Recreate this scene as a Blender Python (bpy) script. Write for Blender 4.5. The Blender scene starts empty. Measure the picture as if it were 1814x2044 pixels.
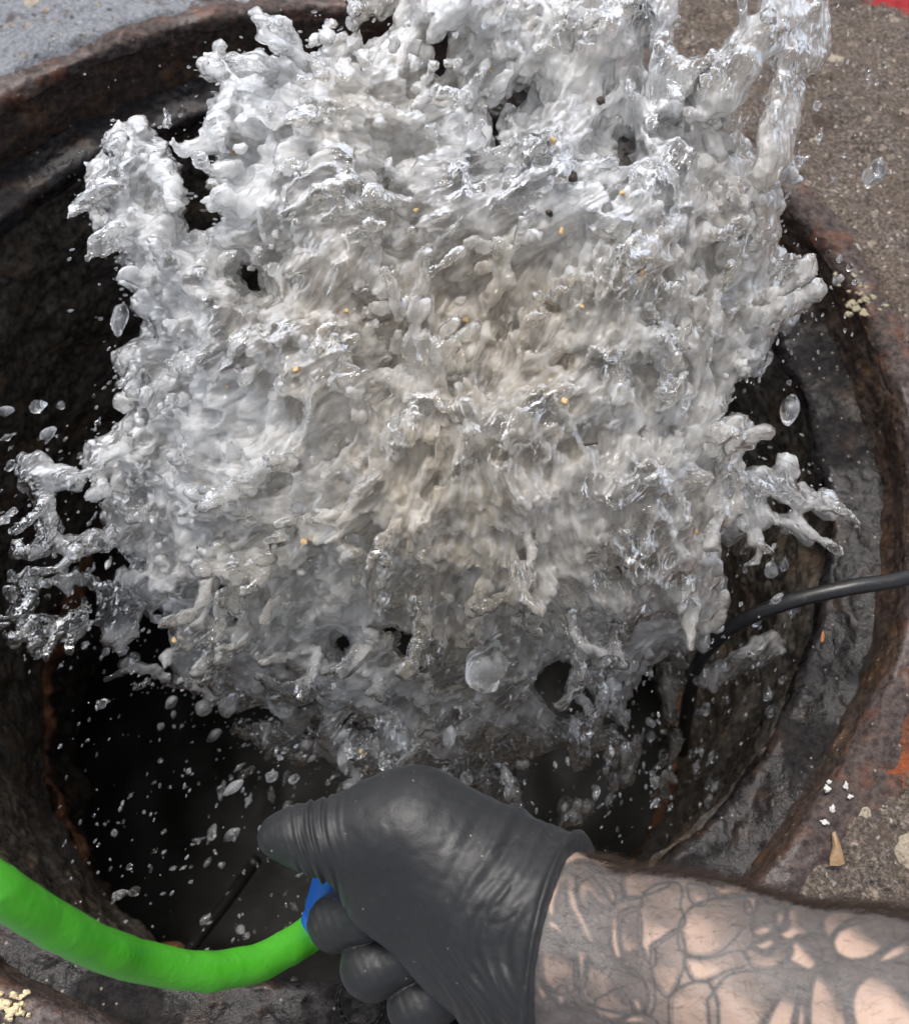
import bpy, math, random
import numpy as np
import openvdb
from mathutils import Matrix, Vector

S = bpy.context.scene
COL = S.collection
rng = np.random.default_rng(7)
random.seed(7)

# ------------------------------------------------------------------ camera
TX, RZ = .44435537, .0974999
CAM = np.array([.07249368, -.31739015, .54126011])
_a, _b = math.cos(TX), math.sin(TX)
_c, _s = math.cos(RZ), math.sin(RZ)
M = np.array([[1, 0, 0], [0, _a, -_b], [0, _b, _a]]) @ np.array([[_c, -_s, 0], [_s, _c, 0], [0, 0, 1]])
PW, PH, PF = 1814., 2044., 2097.          # size and focal length (in the same unit) of the survey of the place
cam = bpy.data.cameras.new('camera')
co = bpy.data.objects.new('camera', cam); COL.objects.link(co)
co.matrix_world = Matrix.Translation(Vector(CAM)) @ Matrix([list(r) for r in M]).to_4x4()
cam.sensor_fit = 'VERTICAL'; cam.sensor_height = 24.0
cam.lens = 24.0 * PF / PH
cam.clip_start = .01; cam.clip_end = 2000
cam.dof.use_dof = True; cam.dof.focus_distance = .49; cam.dof.aperture_fstop = 8.5
S.camera = co

# ------------------------------------------------------------------ light
SUN_EL, SUN_AZ = math.radians(70), math.radians(35)      # azimuth measured from +Y towards -X
W = bpy.data.worlds.new('World'); S.world = W; W.use_nodes = True
wn = W.node_tree; wn.nodes.clear()
sky = wn.nodes.new('ShaderNodeTexSky'); sky.sky_type = 'NISHITA'; sky.sun_disc = False
sky.sun_elevation = SUN_EL; sky.sun_rotation = -SUN_AZ
sky.air_density = 1.0; sky.dust_density = 4.0
bg = wn.nodes.new('ShaderNodeBackground'); bg.inputs['Strength'].default_value = .13
wo = wn.nodes.new('ShaderNodeOutputWorld')
hs = wn.nodes.new('ShaderNodeHueSaturation'); hs.inputs['Saturation'].default_value = .48      # thin overcast
wn.links.new(sky.outputs[0], hs.inputs['Color']); wn.links.new(hs.outputs[0], bg.inputs[0]); wn.links.new(bg.outputs[0], wo.inputs[0])
sl = bpy.data.lights.new('sun', 'SUN'); sl.energy = 1.4; sl.angle = math.radians(11); sl.color = (1, .97, .92)
so = bpy.data.objects.new('sun', sl); COL.objects.link(so)
sd = Vector((-math.sin(SUN_AZ) * math.cos(SUN_EL), math.cos(SUN_AZ) * math.cos(SUN_EL), math.sin(SUN_EL)))
so.rotation_euler = sd.to_track_quat('Z', 'Y').to_euler()
S.view_settings.view_transform = 'Standard'; S.view_settings.look = 'None'
S.view_settings.exposure = 0.78; S.view_settings.gamma = 1
S.cycles.max_bounces = 10; S.cycles.transmission_bounces = 8; S.cycles.glossy_bounces = 3
S.cycles.diffuse_bounces = 3; S.cycles.caustics_reflective = False; S.cycles.caustics_refractive = True

# ------------------------------------------------------------------ helpers
def c2w(x, y, d):
    """metric offsets right / up / away from the surveying point -> world"""
    q = np.stack([x, y, -d], -1)
    return q @ M.T + CAM
def uvd(u, v, d):
    u = np.asarray(u, float); v = np.asarray(v, float); d = np.asarray(d, float)
    return c2w((u - PW / 2) / PF * d, -(v - PH / 2) / PF * d, d)
def cm(u, v, d):
    return np.array([(u - PW / 2) / PF * d, -(v - PH / 2) / PF * d, d])
def onz(u, v, z):
    dr = M @ np.array([(u - PW / 2) / PF, -(v - PH / 2) / PF, -1.])
    return CAM + dr * ((z - CAM[2]) / dr[2])

NV = 96
def noise_volume(seed, sigma=1.35):
    g = np.random.default_rng(seed).normal(size=(NV, NV, NV))
    k = np.fft.fftfreq(NV)
    k2 = k[:, None, None] ** 2 + k[None, :, None] ** 2 + k[None, None, :] ** 2
    g = np.fft.ifftn(np.fft.fftn(g) * np.exp(-2 * (math.pi * sigma) ** 2 * k2)).real
    return ((g - g.mean()) / g.std()).astype(np.float32).ravel()
VOL = [noise_volume(s) for s in (1, 2, 3)]
def nz(P, L, seed=0):
    """smooth noise, std 1, bumps about L metres across"""
    q = np.asarray(P, np.float32) * np.float32(4.2 / L) + np.float32(13.7 + 7.31 * seed) * np.array([1, 1.37, .71], np.float32)
    i = np.floor(q); f = q - i; i = i.astype(np.int64) % NV; j = (i + 1) % NV
    V = VOL[seed % 3]
    X0, X1 = i[..., 0] * NV * NV, j[..., 0] * NV * NV
    Y0, Y1 = i[..., 1] * NV, j[..., 1] * NV
    Z0, Z1 = i[..., 2], j[..., 2]
    fx, fy, fz = f[..., 0], f[..., 1], f[..., 2]
    def l(a, b): return V[a + b + Z0] * (1 - fz) + V[a + b + Z1] * fz
    return (l(X0, Y0) * (1 - fy) + l(X0, Y1) * fy) * (1 - fx) + (l(X1, Y0) * (1 - fy) + l(X1, Y1) * fy) * fx

def sstep(a, b, x):
    t = np.clip((x - a) / (b - a), 0, 1); return t * t * (3 - 2 * t)

def tag(o, label=None, cat=None, group=None, kind=None):
    if label: o['label'] = label
    if cat: o['category'] = cat
    if group: o['group'] = group
    if kind: o['kind'] = kind
    return o

def mesh(name, V, F, mat=None, parent=None, smooth=True, attrs=None):
    """V (n,3), F (m,3|4) arrays or list of arrays"""
    me = bpy.data.meshes.new(name)
    Fs = F if isinstance(F, list) else [F]
    Fs = [np.asarray(f, np.int32) for f in Fs if len(f)]
    loops = np.concatenate([f.ravel() for f in Fs])
    sizes = np.concatenate([np.full(len(f), f.shape[1], np.int32) for f in Fs])
    me.vertices.add(len(V)); me.vertices.foreach_set('co', np.asarray(V, np.float32).ravel())
    me.loops.add(len(loops)); me.loops.foreach_set('vertex_index', loops)
    me.polygons.add(len(sizes))
    me.polygons.foreach_set('loop_start', np.concatenate([[0], np.cumsum(sizes)[:-1]]).astype(np.int32))
    me.update(calc_edges=True)
    me.polygons.foreach_set('use_smooth', np.full(len(sizes), smooth))
    for k, v in (attrs or {}).items():
        v = np.asarray(v, np.float32)
        if v.ndim == 1:
            a = me.attributes.new(k, 'FLOAT', 'POINT'); a.data.foreach_set('value', v)
        else:
            a = me.attributes.new(k, 'FLOAT_VECTOR', 'POINT'); a.data.foreach_set('vector', v.ravel())
    if mat: me.materials.append(mat)
    o = bpy.data.objects.new(name, me); COL.objects.link(o)
    if parent: o.parent = parent
    return o
def normals(me):
    n = np.empty(len(me.vertices) * 3, np.float32); me.vertex_normals.foreach_get('vector', n); return n.reshape(-1, 3)
def getco(me):
    n = np.empty(len(me.vertices) * 3, np.float32); me.vertices.foreach_get('co', n); return n.reshape(-1, 3)
def setco(me, V):
    me.vertices.foreach_set('co', np.asarray(V, np.float32).ravel()); me.update()

def spline(P, n):
    """Catmull-Rom through P (rows of any width)"""
    P = np.asarray(P, float); Q = np.vstack([2 * P[0] - P[1], P, 2 * P[-1] - P[-2]])
    t = np.linspace(0, len(P) - 1 - 1e-9, n); i = t.astype(int); f = (t - i)[:, None]
    a, b, c, d = Q[i], Q[i + 1], Q[i + 2], Q[i + 3]
    return .5 * (2 * b + (c - a) * f + (2 * a - 5 * b + 4 * c - d) * f ** 2 + (3 * b - a - 3 * c + d) * f ** 3)

def tube(P, r, sides=24):
    P = np.asarray(P, float); n = len(P); r = np.broadcast_to(np.asarray(r, float), (n,))
    T = np.gradient(P, axis=0); T /= np.linalg.norm(T, axis=1)[:, None]
    up = np.array([.3, .2, .93]); N = np.empty_like(P)
    a = np.cross(T[0], up); a /= np.linalg.norm(a)
    for k in range(n):
        a = a - T[k] * (a @ T[k]); a /= np.linalg.norm(a); N[k] = a
    B = np.cross(T, N); th = np.linspace(0, 2 * math.pi, sides, endpoint=False)
    V = P[:, None] + r[:, None, None] * (np.cos(th)[None, :, None] * N[:, None] + np.sin(th)[None, :, None] * B[:, None])
    i = np.arange(n - 1)[:, None] * sides; j = np.arange(sides)[None]
    k = (j + 1) % sides
    F = np.stack([i + j, i + k, i + sides + k, i + sides + j], -1).reshape(-1, 4)
    V = V.reshape(-1, 3)
    caps = np.stack([np.zeros(sides), (np.arange(sides) + 1) % sides, np.arange(sides)], -1)[1:-1].astype(int)
    V = np.vstack([V, P[:1], P[-1:]]); L = n * sides
    c0 = np.stack([np.full(sides, L), (np.arange(sides) + 1) % sides, np.arange(sides)], -1)
    o = (n - 1) * sides
    c1 = np.stack([np.full(sides, L + 1), o + np.arange(sides), o + (np.arange(sides) + 1) % sides], -1)
    return V, [F, np.vstack([c0, c1])]

# ------------------------------------------------------------------ material helper
class NT:
    def __init__(s, name):
        s.m = bpy.data.materials.new(name); s.m.use_nodes = True; s.t = s.m.node_tree; s.t.nodes.clear()
        s.out = s.n('ShaderNodeOutputMaterial')
    def n(s, ty, **kw):
        x = s.t.nodes.new(ty)
        for k, v in kw.items(): setattr(x, k, v)
        return x
    def set(s, sock, v):
        if isinstance(v, bpy.types.NodeSocket): s.t.links.new(v, sock)
        elif v is not None:
            if hasattr(sock.default_value, '__len__') and not hasattr(v, '__len__'): v = [v] * 3
            if hasattr(v, '__len__') and len(v) == 3 and len(sock.default_value) == 4: v = list(v) + [1]
            sock.default_value = v
    def math(s, op, a, b=None, c=None, clamp=False):
        x = s.n('ShaderNodeMath', operation=op, use_clamp=clamp)
        for k, v in enumerate((a, b, c)):
            if v is not None: s.set(x.inputs[k], v)
        return x.outputs[0]
    def mix(s, f, a, b, mode='MIX'):
        x = s.n('ShaderNodeMix', data_type='RGBA', blend_type=mode)
        s.set(x.inputs[0], f); s.set(x.inputs[6], a); s.set(x.inputs[7], b); return x.outputs[2]
    def pos(s): return s.n('ShaderNodeNewGeometry').outputs['Position']
    def attr(s, name, out='Fac'): return s.n('ShaderNodeAttribute', attribute_name=name).outputs[out]
    def mapping(s, v, scale=(1, 1, 1), loc=(0, 0, 0)):
        x = s.n('ShaderNodeMapping'); s.set(x.inputs[0], v); s.set(x.inputs[1], loc); s.set(x.inputs[3], scale); return x.outputs[0]
    def noise(s, v, scale, detail=4, rough=.55, dist=0):
        x = s.n('ShaderNodeTexNoise'); s.set(x.inputs['Vector'], v); s.set(x.inputs['Scale'], scale)
        s.set(x.inputs['Detail'], detail); s.set(x.inputs['Roughness'], rough); s.set(x.inputs['Distortion'], dist)
        return x.outputs[0]
    def vor(s, v, scale, feature='F1', rand=1):
        x = s.n('ShaderNodeTexVoronoi', feature=feature); s.set(x.inputs['Vector'], v); s.set(x.inputs['Scale'], scale)
        s.set(x.inputs['Randomness'], rand); return x
    def ramp(s, f, a, b, lo=0., hi=1.):
        x = s.n('ShaderNodeMapRange', interpolation_type='SMOOTHSTEP'); s.set(x.inputs[0], f)
        for k, v in zip((1, 2, 3, 4), (a, b, lo, hi)): s.set(x.inputs[k], v)
        return x.outputs[0]
    def bump(s, h, strength=.5, dist=.002, normal=None):
        x = s.n('ShaderNodeBump'); s.set(x.inputs['Height'], h); s.set(x.inputs['Strength'], strength); s.set(x.inputs['Distance'], dist)
        if normal is not None: s.set(x.inputs['Normal'], normal)
        return x.outputs[0]
    def bsdf(s, **kw):
        x = s.n('ShaderNodeBsdfPrincipled')
        for k, v in kw.items(): s.set(x.inputs[k.replace('_', ' ')], v)
        return x.outputs[0]
    def done(s, sh):
        s.t.links.new(sh, s.out.inputs['Surface']); return s.m
    def xyz(s, v):
        x = s.n('ShaderNodeSeparateXYZ'); s.set(x.inputs[0], v); return x.outputs

# ------------------------------------------------------------------ ground, frame and shaft materials
def mat_ground():
    t = NT('concrete'); p = t.pos(); x, y, z = t.xyz(p)
    warp = t.noise(p, 60, 2)
    left = t.ramp(t.math('ADD', x, t.math('MULTIPLY', t.noise(p, 9, 2), .2)), .22, -.02)      # wet side, also tinted blue for the sky it mirrors
    g1 = t.ramp(t.noise(p, 420, 4, .75), .34, .66); g2 = t.noise(p, 26, 5, .65)
    base = t.mix(g1, (.035, .027, .022), (.25, .20, .165))
    base = t.mix(t.ramp(g2, .35, .7), base, t.mix(g1, (.07, .05, .036), (.21, .16, .12)))
    base = t.mix(left, base, t.mix(t.noise(p, 300, 3, .7), (.06, .066, .078), (.52, .54, .58)))  # paler bluish tone: sky reflection on the wet concrete, put into the colour
    base = t.mix(t.ramp(t.noise(p, 38, 5, .7), .54, .66, 0, .75), base, (.085, .06, .045))
    # small grains
    wp0 = t.n('ShaderNodeVectorMath', operation='ADD'); sc0 = t.n('ShaderNodeVectorMath', operation='SCALE'); nn0 = t.n('ShaderNodeTexNoise'); t.set(nn0.inputs['Vector'], p); t.set(nn0.inputs['Scale'], 420.)
    t.set(sc0.inputs[0], nn0.outputs['Color']); t.set(sc0.inputs['Scale'], .0035); t.set(wp0.inputs[0], p); t.t.links.new(sc0.outputs[0], wp0.inputs[1]); wq = wp0.outputs[0]
    v = t.vor(wq, 260); grain = t.math('MULTIPLY', t.ramp(v.outputs['Distance'], .34, .22), t.ramp(t.xyz(v.outputs['Color'])[0], .80, .84))
    base = t.mix(grain, base, t.mix(t.xyz(v.outputs['Color'])[1], (.55, .48, .40), (.30, .28, .27)))
    # pale pebbles
    wp = t.n('ShaderNodeVectorMath', operation='ADD'); t.set(wp.inputs[0], p)
    sc = t.n('ShaderNodeVectorMath', operation='SCALE'); nn = t.n('ShaderNodeTexNoise'); t.set(nn.inputs['Vector'], p); t.set(nn.inputs['Scale'], 90.)
    t.set(sc.inputs[0], nn.outputs['Color']); t.set(sc.inputs['Scale'], .012); t.t.links.new(sc.outputs[0], wp.inputs[1])
    v2 = t.vor(wp.outputs[0], 46); pick = t.ramp(t.xyz(v2.outputs['Color'])[0], .42, .44)
    size = t.math('MULTIPLY', t.xyz(v2.outputs['Color'])[1], .36)
    peb = t.math('MULTIPLY', pick, t.ramp(t.math('SUBTRACT', v2.outputs['Distance'], size), .04, -.02))
    pc = t.mix(t.xyz(v2.outputs['Color'])[2], (.55, .47, .36), (.42, .33, .24))
    pc = t.mix(t.ramp(t.noise(p, 260, 3, .7), .5, .75), pc, (.2, .15, .1))
    base = t.mix(t.math('MULTIPLY', peb, .85), base, pc)
    v4 = t.vor(wp.outputs[0], 105); pk4 = t.ramp(t.xyz(v4.outputs['Color'])[0], .62, .64)
    pb4 = t.math('MULTIPLY', pk4, t.ramp(t.math('SUBTRACT', v4.outputs['Distance'], t.math('MULTIPLY', t.xyz(v4.outputs['Color'])[1], .40)), .05, -.03))
    base = t.mix(t.math('MULTIPLY', pb4, .8), base, t.mix(t.ramp(t.noise(p, 400, 3, .7), .35, .65), t.mix(t.xyz(v4.outputs['Color'])[2], (.30, .25, .20), (.55, .46, .36)), (.16, .12, .09)))
    # pits
    v3 = t.vor(wq, 150); pit = t.math('MULTIPLY', t.ramp(v3.outputs['Distance'], .3, .16), t.ramp(t.xyz(v3.outputs['Color'])[0], .72, .75))
    base = t.mix(t.math('MULTIPLY', pit, .7), base, (.03, .022, .018))
    # rust stain beside the frame, red paint in the far corner
    def spot(cx, cy, r, n=.5, sc=60):
        dx = t.math('SUBTRACT', x, cx); dy = t.math('SUBTRACT', y, cy)
        dd = t.math('SQRT', t.math('ADD', t.math('MULTIPLY', dx, dx), t.math('MULTIPLY', dy, dy)))
        dd = t.math('ADD', dd, t.math('MULTIPLY', t.math('SUBTRACT', t.noise(p, sc, 5, .7), .5), r * 2.2 * n))
        return t.ramp(dd, r, r * .72)
    q = onz(1795, 1480, 0); base = t.mix(spot(q[0], q[1], .022, .8), base, t.mix(t.noise(p, 300, 4, .7), (.10, .022, .008), (.52, .13, .03)))
    q = onz(1815, 1400, 0); base = t.mix(spot(q[0], q[1], .03, .8), base, t.mix(t.noise(p, 200, 4, .7), (.06, .025, .015), (.30, .10, .04)))
    q = onz(1800, -30, 0); base = t.mix(spot(q[0], q[1], .034, .5, 90), base, t.mix(t.noise(p, 240, 3), (.5, .02, .025), (.32, .02, .02)))
    q = onz(1552, 200, 0); base = t.mix(spot(q[0], q[1], .0042, .6, 300), base, (.55, .02, .02))
    for (u, v_, r) in ((1660, 1565, .004), (1690, 1580, .005), (1650, 1620, .0035), (1640, 1540, .003), (1700, 500, .007), (1685, 600, .006)):
        q = onz(u, v_, 0); base = t.mix(spot(q[0], q[1], r, 1.0, 240), base, (.62, .58, .52))
    h = t.math('ADD', t.math('MULTIPLY', g1, .5), t.math('MULTIPLY', t.noise(p, 120, 5, .75), 1.0))
    h = t.math('ADD', h, t.math('ADD', t.math('MULTIPLY', peb, .5), t.math('MULTIPLY', pb4, .4))); h = t.math('SUBTRACT', h, t.math('MULTIPLY', pit, .8))
    wet = t.ramp(t.noise(p, 22, 4, .6), .42, .62)
    wet = t.math('MAXIMUM', t.math('MULTIPLY', left, t.ramp(wet, 0, 1, .5, 1.)), t.math('MULTIPLY', wet, .55))
    return t.done(t.bsdf(Base_Color=base, Roughness=t.ramp(wet, 0, 1, .85, .22), Normal=t.bump(h, .9, .0025)))

def mat_iron(name, dark, mid, rust, wetness, rust_amt, scale=1., wr=.28, spec=.4):
    t = NT(name); p = t.pos()
    a = t.noise(p, 45 * scale, 6, .68); b = t.noise(p, 210 * scale, 5, .7); c = t.noise(p, 14 * scale, 4, .6)
    base = t.mix(t.ramp(b, .3, .72), dark, mid)
    base = t.mix(t.math('MULTIPLY', t.ramp(a, .5, .68), rust_amt), base, t.mix(b, tuple(k * .35 for k in rust), rust))
    v = t.vor(p, 330); sp = t.math('MULTIPLY', t.ramp(v.outputs['Distance'], .3, .2), t.ramp(t.xyz(v.outputs['Color'])[0], .955, .965))
    base = t.mix(t.math('MULTIPLY', sp, t.noise(p, 700, 2)), base, (.45, .38, .28))
    wet = t.ramp(t.math('ADD', c, t.math('MULTIPLY', t.math('SUBTRACT', a, .5), .5)), .55 - wetness * .3, .68 - wetness * .3)
    h = t.math('ADD', t.math('MULTIPLY', b, .55), a)
    rough = t.ramp(wet, 0, 1, .85, wr)
    nrm = t.bump(h, t.ramp(wet, 0, 1, 1., .45), .004)
    return t.done(t.bsdf(Base_Color=base, Roughness=rough, Normal=nrm, Specular_IOR_Level=spec))

MG = mat_ground()
M_RIM = mat_iron('rusty_iron', (.022, .016, .015), (.105, .078, .068), (.24, .08, .03), .45, .55)
M_LIP = mat_iron('rust_brown_iron', (.016, .010, .008), (.085, .055, .04), (.22, .11, .045), .35, .6)
M_LEDGE = mat_iron('wet_iron', (.004, .004, .0045), (.028, .024, .0245), (.06, .034, .02), .58, .6, 1., .2, .24)
M_WALL = mat_iron('slimy_wall', (.016, .0145, .013), (.14, .118, .095), (.19, .12, .07), .5, .6, .8, .2)
M_STREAK = mat_iron('orange_rust', (.06, .025, .01), (.16, .07, .03), (.36, .15, .05), 0, .9, 1.5)

# ------------------------------------------------------------------ ground sheet
R0 = .341
def polar(r_list, zfun, a0, a1, na, closed):
    th = np.linspace(a0, a1, na, endpoint=not closed)
    r = np.asarray(r_list); Rr, Th = np.meshgrid(r, th, indexing='ij')
    X, Y = Rr * np.cos(Th), Rr * np.sin(Th)
    V = np.stack([X, Y, zfun(Rr, Th)], -1).reshape(-1, 3)
    n, m = len(r), na
    i = np.arange(n - 1)[:, None] * m; j = np.arange(m if closed else m - 1)[None]; k = (j + 1) % m
    F = np.stack([i + j, i + m + j, i + m + k, i + k], -1).reshape(-1, 4)
    return V, F
rr = np.concatenate([np.linspace(R0 + .012, .75, 220), np.geomspace(.76, 400, 40)])
def gz(R, T):
    P = np.stack([R * np.cos(T), R * np.sin(T), 0 * R], -1)
    k = np.clip((1.0 - R) / .3, 0, 1)
    return k * (.0022 * nz(P, .06, 1) + .0012 * nz(P, .018, 2) + .0007 * nz(P, .007, 0)) - .001 - .007 * np.exp(-((R - R0 - .012) / .004) ** 2)
V, F = polar(rr, gz, 0, 2 * math.pi, 1400, True)
tag(mesh('ground', V, F, MG), kind='structure')

# ------------------------------------------------------------------ iron frame of the drain
fr = bpy.data.objects.new('drain_frame', None); COL.objects.link(fr); fr.location = (0, 0, -.12)
tag(fr, 'round rusty cast iron drain frame set in the concrete around the open hole', 'drain frame')
bpy.context.view_layer.update()
def revolve(name, prof, n, na, mat, amp, parent, wob=0, seed=0):
    prof = np.asarray(prof, float); seg = np.r_[0, np.cumsum(np.linalg.norm(np.diff(prof, axis=0), axis=1))]
    t = np.linspace(0, seg[-1], n)
    r = np.interp(t, seg, prof[:, 0]); z = np.interp(t, seg, prof[:, 1])
    k = np.ones(5) / 5
    r[2:-2] = np.convolve(r, k, 'valid'); z[2:-2] = np.convolve(z, k, 'valid')
    th = np.linspace(0, 2 * math.pi, na, endpoint=False)
    R, T = np.meshgrid(r, th, indexing='ij'); Z = np.repeat(z[:, None], na, 1)
    V = np.stack([R * np.cos(T), R * np.sin(T), Z], -1).reshape(-1, 3)
    m = na; i = np.arange(n - 1)[:, None] * m; j = np.arange(m)[None]; kk = (j + 1) % m
    F = np.stack([i + j, i + m + j, i + m + kk, i + kk], -1).reshape(-1, 4)
    V = V - np.array([0, 0, 0])
    off = amp * (1.1 * nz(V, .05, seed) + .6 * nz(V, .016, seed + 1) + .45 * np.abs(nz(V, .007, seed + 2)))
    o = mesh(name, V, F, mat, parent)
    N = normals(o.data)
    setco(o.data, V + N * off[:, None] - (np.array([0, 0, -.12]) if parent else 0))
    return o
revolve('flange', [(R0 + .034, -.012), (R0 + .032, -.003), (R0 + .022, -.0018), (R0 + .013, .0012), (R0 + .003, .002), (R0 - .0002, -.0015), (R0 - .0012, -.008)], 40, 1500, M_RIM, .0011, fr, seed=0)
revolve('lip', [(R0 + .003, -.003), (R0 - .001, -.012), (R0 - .001, -.030), (R0 - .001, -.044), (R0 - .001, -.053)], 40, 1500, M_LIP, .0013, fr, seed=1)
revolve('ledge', [(R0 + .006, -.0475), (R0 - .001, -.0478), (R0 - .008, -.0495), (R0 - .020, -.050), (R0 - .0285, -.0515), (R0 - .0315, -.056), (R0 - .0318, -.066)], 44, 1500, M_LEDGE, .0011, fr, seed=2)
revolve('skirt', [(R0 - .020, -.0555), (R0 - .0285, -.060), (R0 - .027, -.12), (R0 - .020, -.30), (R0 - .016, -.495)], 200, 1100, M_WALL, .0020, fr, seed=3)
revolve('rust_edge', [(R0 - .016, -.495), (R0 - .022, -.502), (R0 - .022, -.514), (R0 - .010, -.520)], 20, 1300, M_STREAK, .0050, fr, seed=4)
sh = revolve('drain_shaft', [(R0 - .006, -.515), (R0 + .01, -.53), (R0 + .03, -.75), (R0 + .03, -1.1), (.30, -1.102)], 90, 700, M_WALL, .004, None, seed=5)
tag(sh, kind='structure')

# dark water standing at the bottom
t = NT('dark_water'); p = t.pos()
M_DARKW = t.done(t.bsdf(Base_Color=(.008, .008, .007), Roughness=.5, IOR=1.33, Specular_IOR_Level=.15, Normal=t.bump(t.noise(p, 30, 5, .6), .3, .006)))
V, F = polar(np.linspace(.001, .385, 60), lambda R, T: -.80 + .002 * nz(np.stack([R * np.cos(T), R * np.sin(T), 0 * R], -1), .05, 1), 0, 2 * math.pi, 160, True)
tag(mesh('water', V, F, M_DARKW), kind='structure')

# ------------------------------------------------------------------ scalar field -> mesh
def iso(phi):
    g = openvdb.FloatGrid(1e3); g.copyFromArray(np.ascontiguousarray(phi, np.float32))
    v, q = g.convertToQuads(0.0)
    if len(v) == 0: raise RuntimeError('empty iso surface')
    return np.asarray(v, np.float64), np.asarray(q, np.int32)

def sdf2(poly, holes, U, V):
    """signed distance (positive inside) of points to a polygon with holes"""
    def one(pl):
        a = np.asarray(pl, float); b = np.roll(a, -1, 0)
        d2 = np.full(U.shape, 1e12); ins = np.zeros(U.shape, bool)
        for (x0, y0), (x1, y1) in zip(a, b):
            ex, ey = x1 - x0, y1 - y0; wx, wy = U - x0, V - y0
            t = np.clip((wx * ex + wy * ey) / (ex * ex + ey * ey + 1e-9), 0, 1)
            d2 = np.minimum(d2, (wx - t * ex) ** 2 + (wy - t * ey) ** 2)
            c = ((y0 > V) != (y1 > V))
            with np.errstate(divide='ignore', invalid='ignore'):
                ins ^= c & (U < ex * (V - y0) / (ey if ey != 0 else 1e-9) + x0)
        return np.where(ins, 1, -1) * np.sqrt(d2)
    s = one(poly)
    for h in holes: s = np.minimum(s, -one(h))
    return s
# ------------------------------------------------------------------ the water
# drift of the water seen over the place: (u, v, angle in degrees) -> local direction of the ripples
DRIFT = np.array([(250, 350, -8), (300, 550, 8), (500, 150, -20), (620, 230, -32), (700, 320, -30), (480, 420, 22), (620, 600, 42), (300, 800, 42), (400, 900, 25),
                  (300, 1000, 30), (250, 1150, 50), (600, 1050, 30), (450, 1300, 50), (700, 1300, 50), (900, 800, 78), (850, 1000, 58), (1000, 1150, 64), (1200, 1100, 88),
                  (1100, 1300, 80), (1000, 1500, 75), (1300, 300, 60), (1000, 150, 72), (1100, 400, 55), (1400, 500, 62), (1300, 700, 84), (1450, 150, 60), (1580, 200, 80),
                  (1400, 900, 22), (1400, 1050, 80), (1550, 950, -40), (1450, 1250, 38), (100, 1000, 42), (100, 1200, 46), (1350, 1450, 75), (850, 300, 10), (800, 60, 65)], float)
def project(P):
    q = (np.asarray(P) - CAM) @ M
    d = -q[..., 2]
    return PW / 2 + PF * q[..., 0] / d, PH / 2 - PF * q[..., 1] / d, d
def drift(P):
    u, v, d = project(P)
    c = np.zeros(u.shape); s = np.zeros(u.shape)
    for (a, b, g) in DRIFT:
        w = 1 / (((u - a) ** 2 + (v - b) ** 2) / 8e3 + 1) ** 1.5
        c += w * math.cos(2 * math.radians(g)); s += w * math.sin(2 * math.radians(g))
    g = .5 * np.arctan2(s, c)
    g = g + .35 * nz(P, .05, 2)
    return (np.cos(g)[:, None] * M[:, 0] + np.sin(g)[:, None] * M[:, 1])
def streak(P, D, L, n, step, seed):
    a = np.zeros(len(P), np.float32)
    for k in range(n): a += nz(P + D * ((k - (n - 1) / 2) * step), L, seed)
    return a / math.sqrt(n)

M_FOAMW = None
def mat_splash():
    t = NT('churned_water'); p = t.pos()
    st = t.attr('streak'); lump = t.attr('lump'); silt = t.attr('silt')
    fine = t.attr('fine'); f1 = t.noise(p, 520, 3, .6); f2 = t.noise(p, 70, 3, .6)
    col = t.mix(silt, (.90, .91, .92), (.60, .52, .405))
    col = t.mix(t.ramp(t.math('ADD', f2, t.math('MULTIPLY', st, .06)), .42, .7), col, t.mix(silt, (.75, .765, .78), (.41, .345, .255)))
    col = t.mix(t.ramp(t.math('ADD', t.math('MULTIPLY', st, .55), t.math('MULTIPLY', fine, .45)), -1.3, 1.5), t.mix(.30, col, (.34, .32, .29)), t.mix(.45, col, (.95, .95, .94)))      # air drawn out in threads
    h = t.math('ADD', t.math('MULTIPLY', st, .42), t.math('ADD', t.math('MULTIPLY', fine, .42), t.math('MULTIPLY', f1, .22)))
    nrm = t.bump(h, .25, .0012); cn = t.bump(h, .75, .0030)
    foam = t.bsdf(Base_Color=col, Roughness=.2, IOR=1.33, Subsurface_Weight=.75, Subsurface_Radius=(1, 1, 1), Subsurface_Scale=.012, Coat_Weight=1., Coat_Roughness=.04, Coat_IOR=1.5, Normal=nrm, Coat_Normal=cn)
    tr = t.n('ShaderNodeBsdfTranslucent'); t.set(tr.inputs[0], col); t.set(tr.inputs[1], nrm)
    m0 = t.n('ShaderNodeMixShader'); t.set(m0.inputs[0], .15); t.set(m0.inputs[1], foam); t.set(m0.inputs[2], tr.outputs[0])
    clear = t.bsdf(Base_Color=t.mix(silt, (.94, .95, .95), (.86, .81, .71)), Roughness=.04, IOR=1.33, Transmission_Weight=1., Normal=t.bump(h, .5, .0020))
    m = t.n('ShaderNodeMixShader'); t.set(m.inputs[0], t.math('ADD', t.ramp(t.math('ADD', t.noise(p, 48, 3, .55), t.math('MULTIPLY', lump, .05)), .34, .66, .48, .80), t.attr('clear'), clamp=True))
    t.set(m.inputs[1], m0.outputs[0]); t.set(m.inputs[2], clear)
    return t.done(m.outputs[0])
M_SPLASH = mat_splash()

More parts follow.
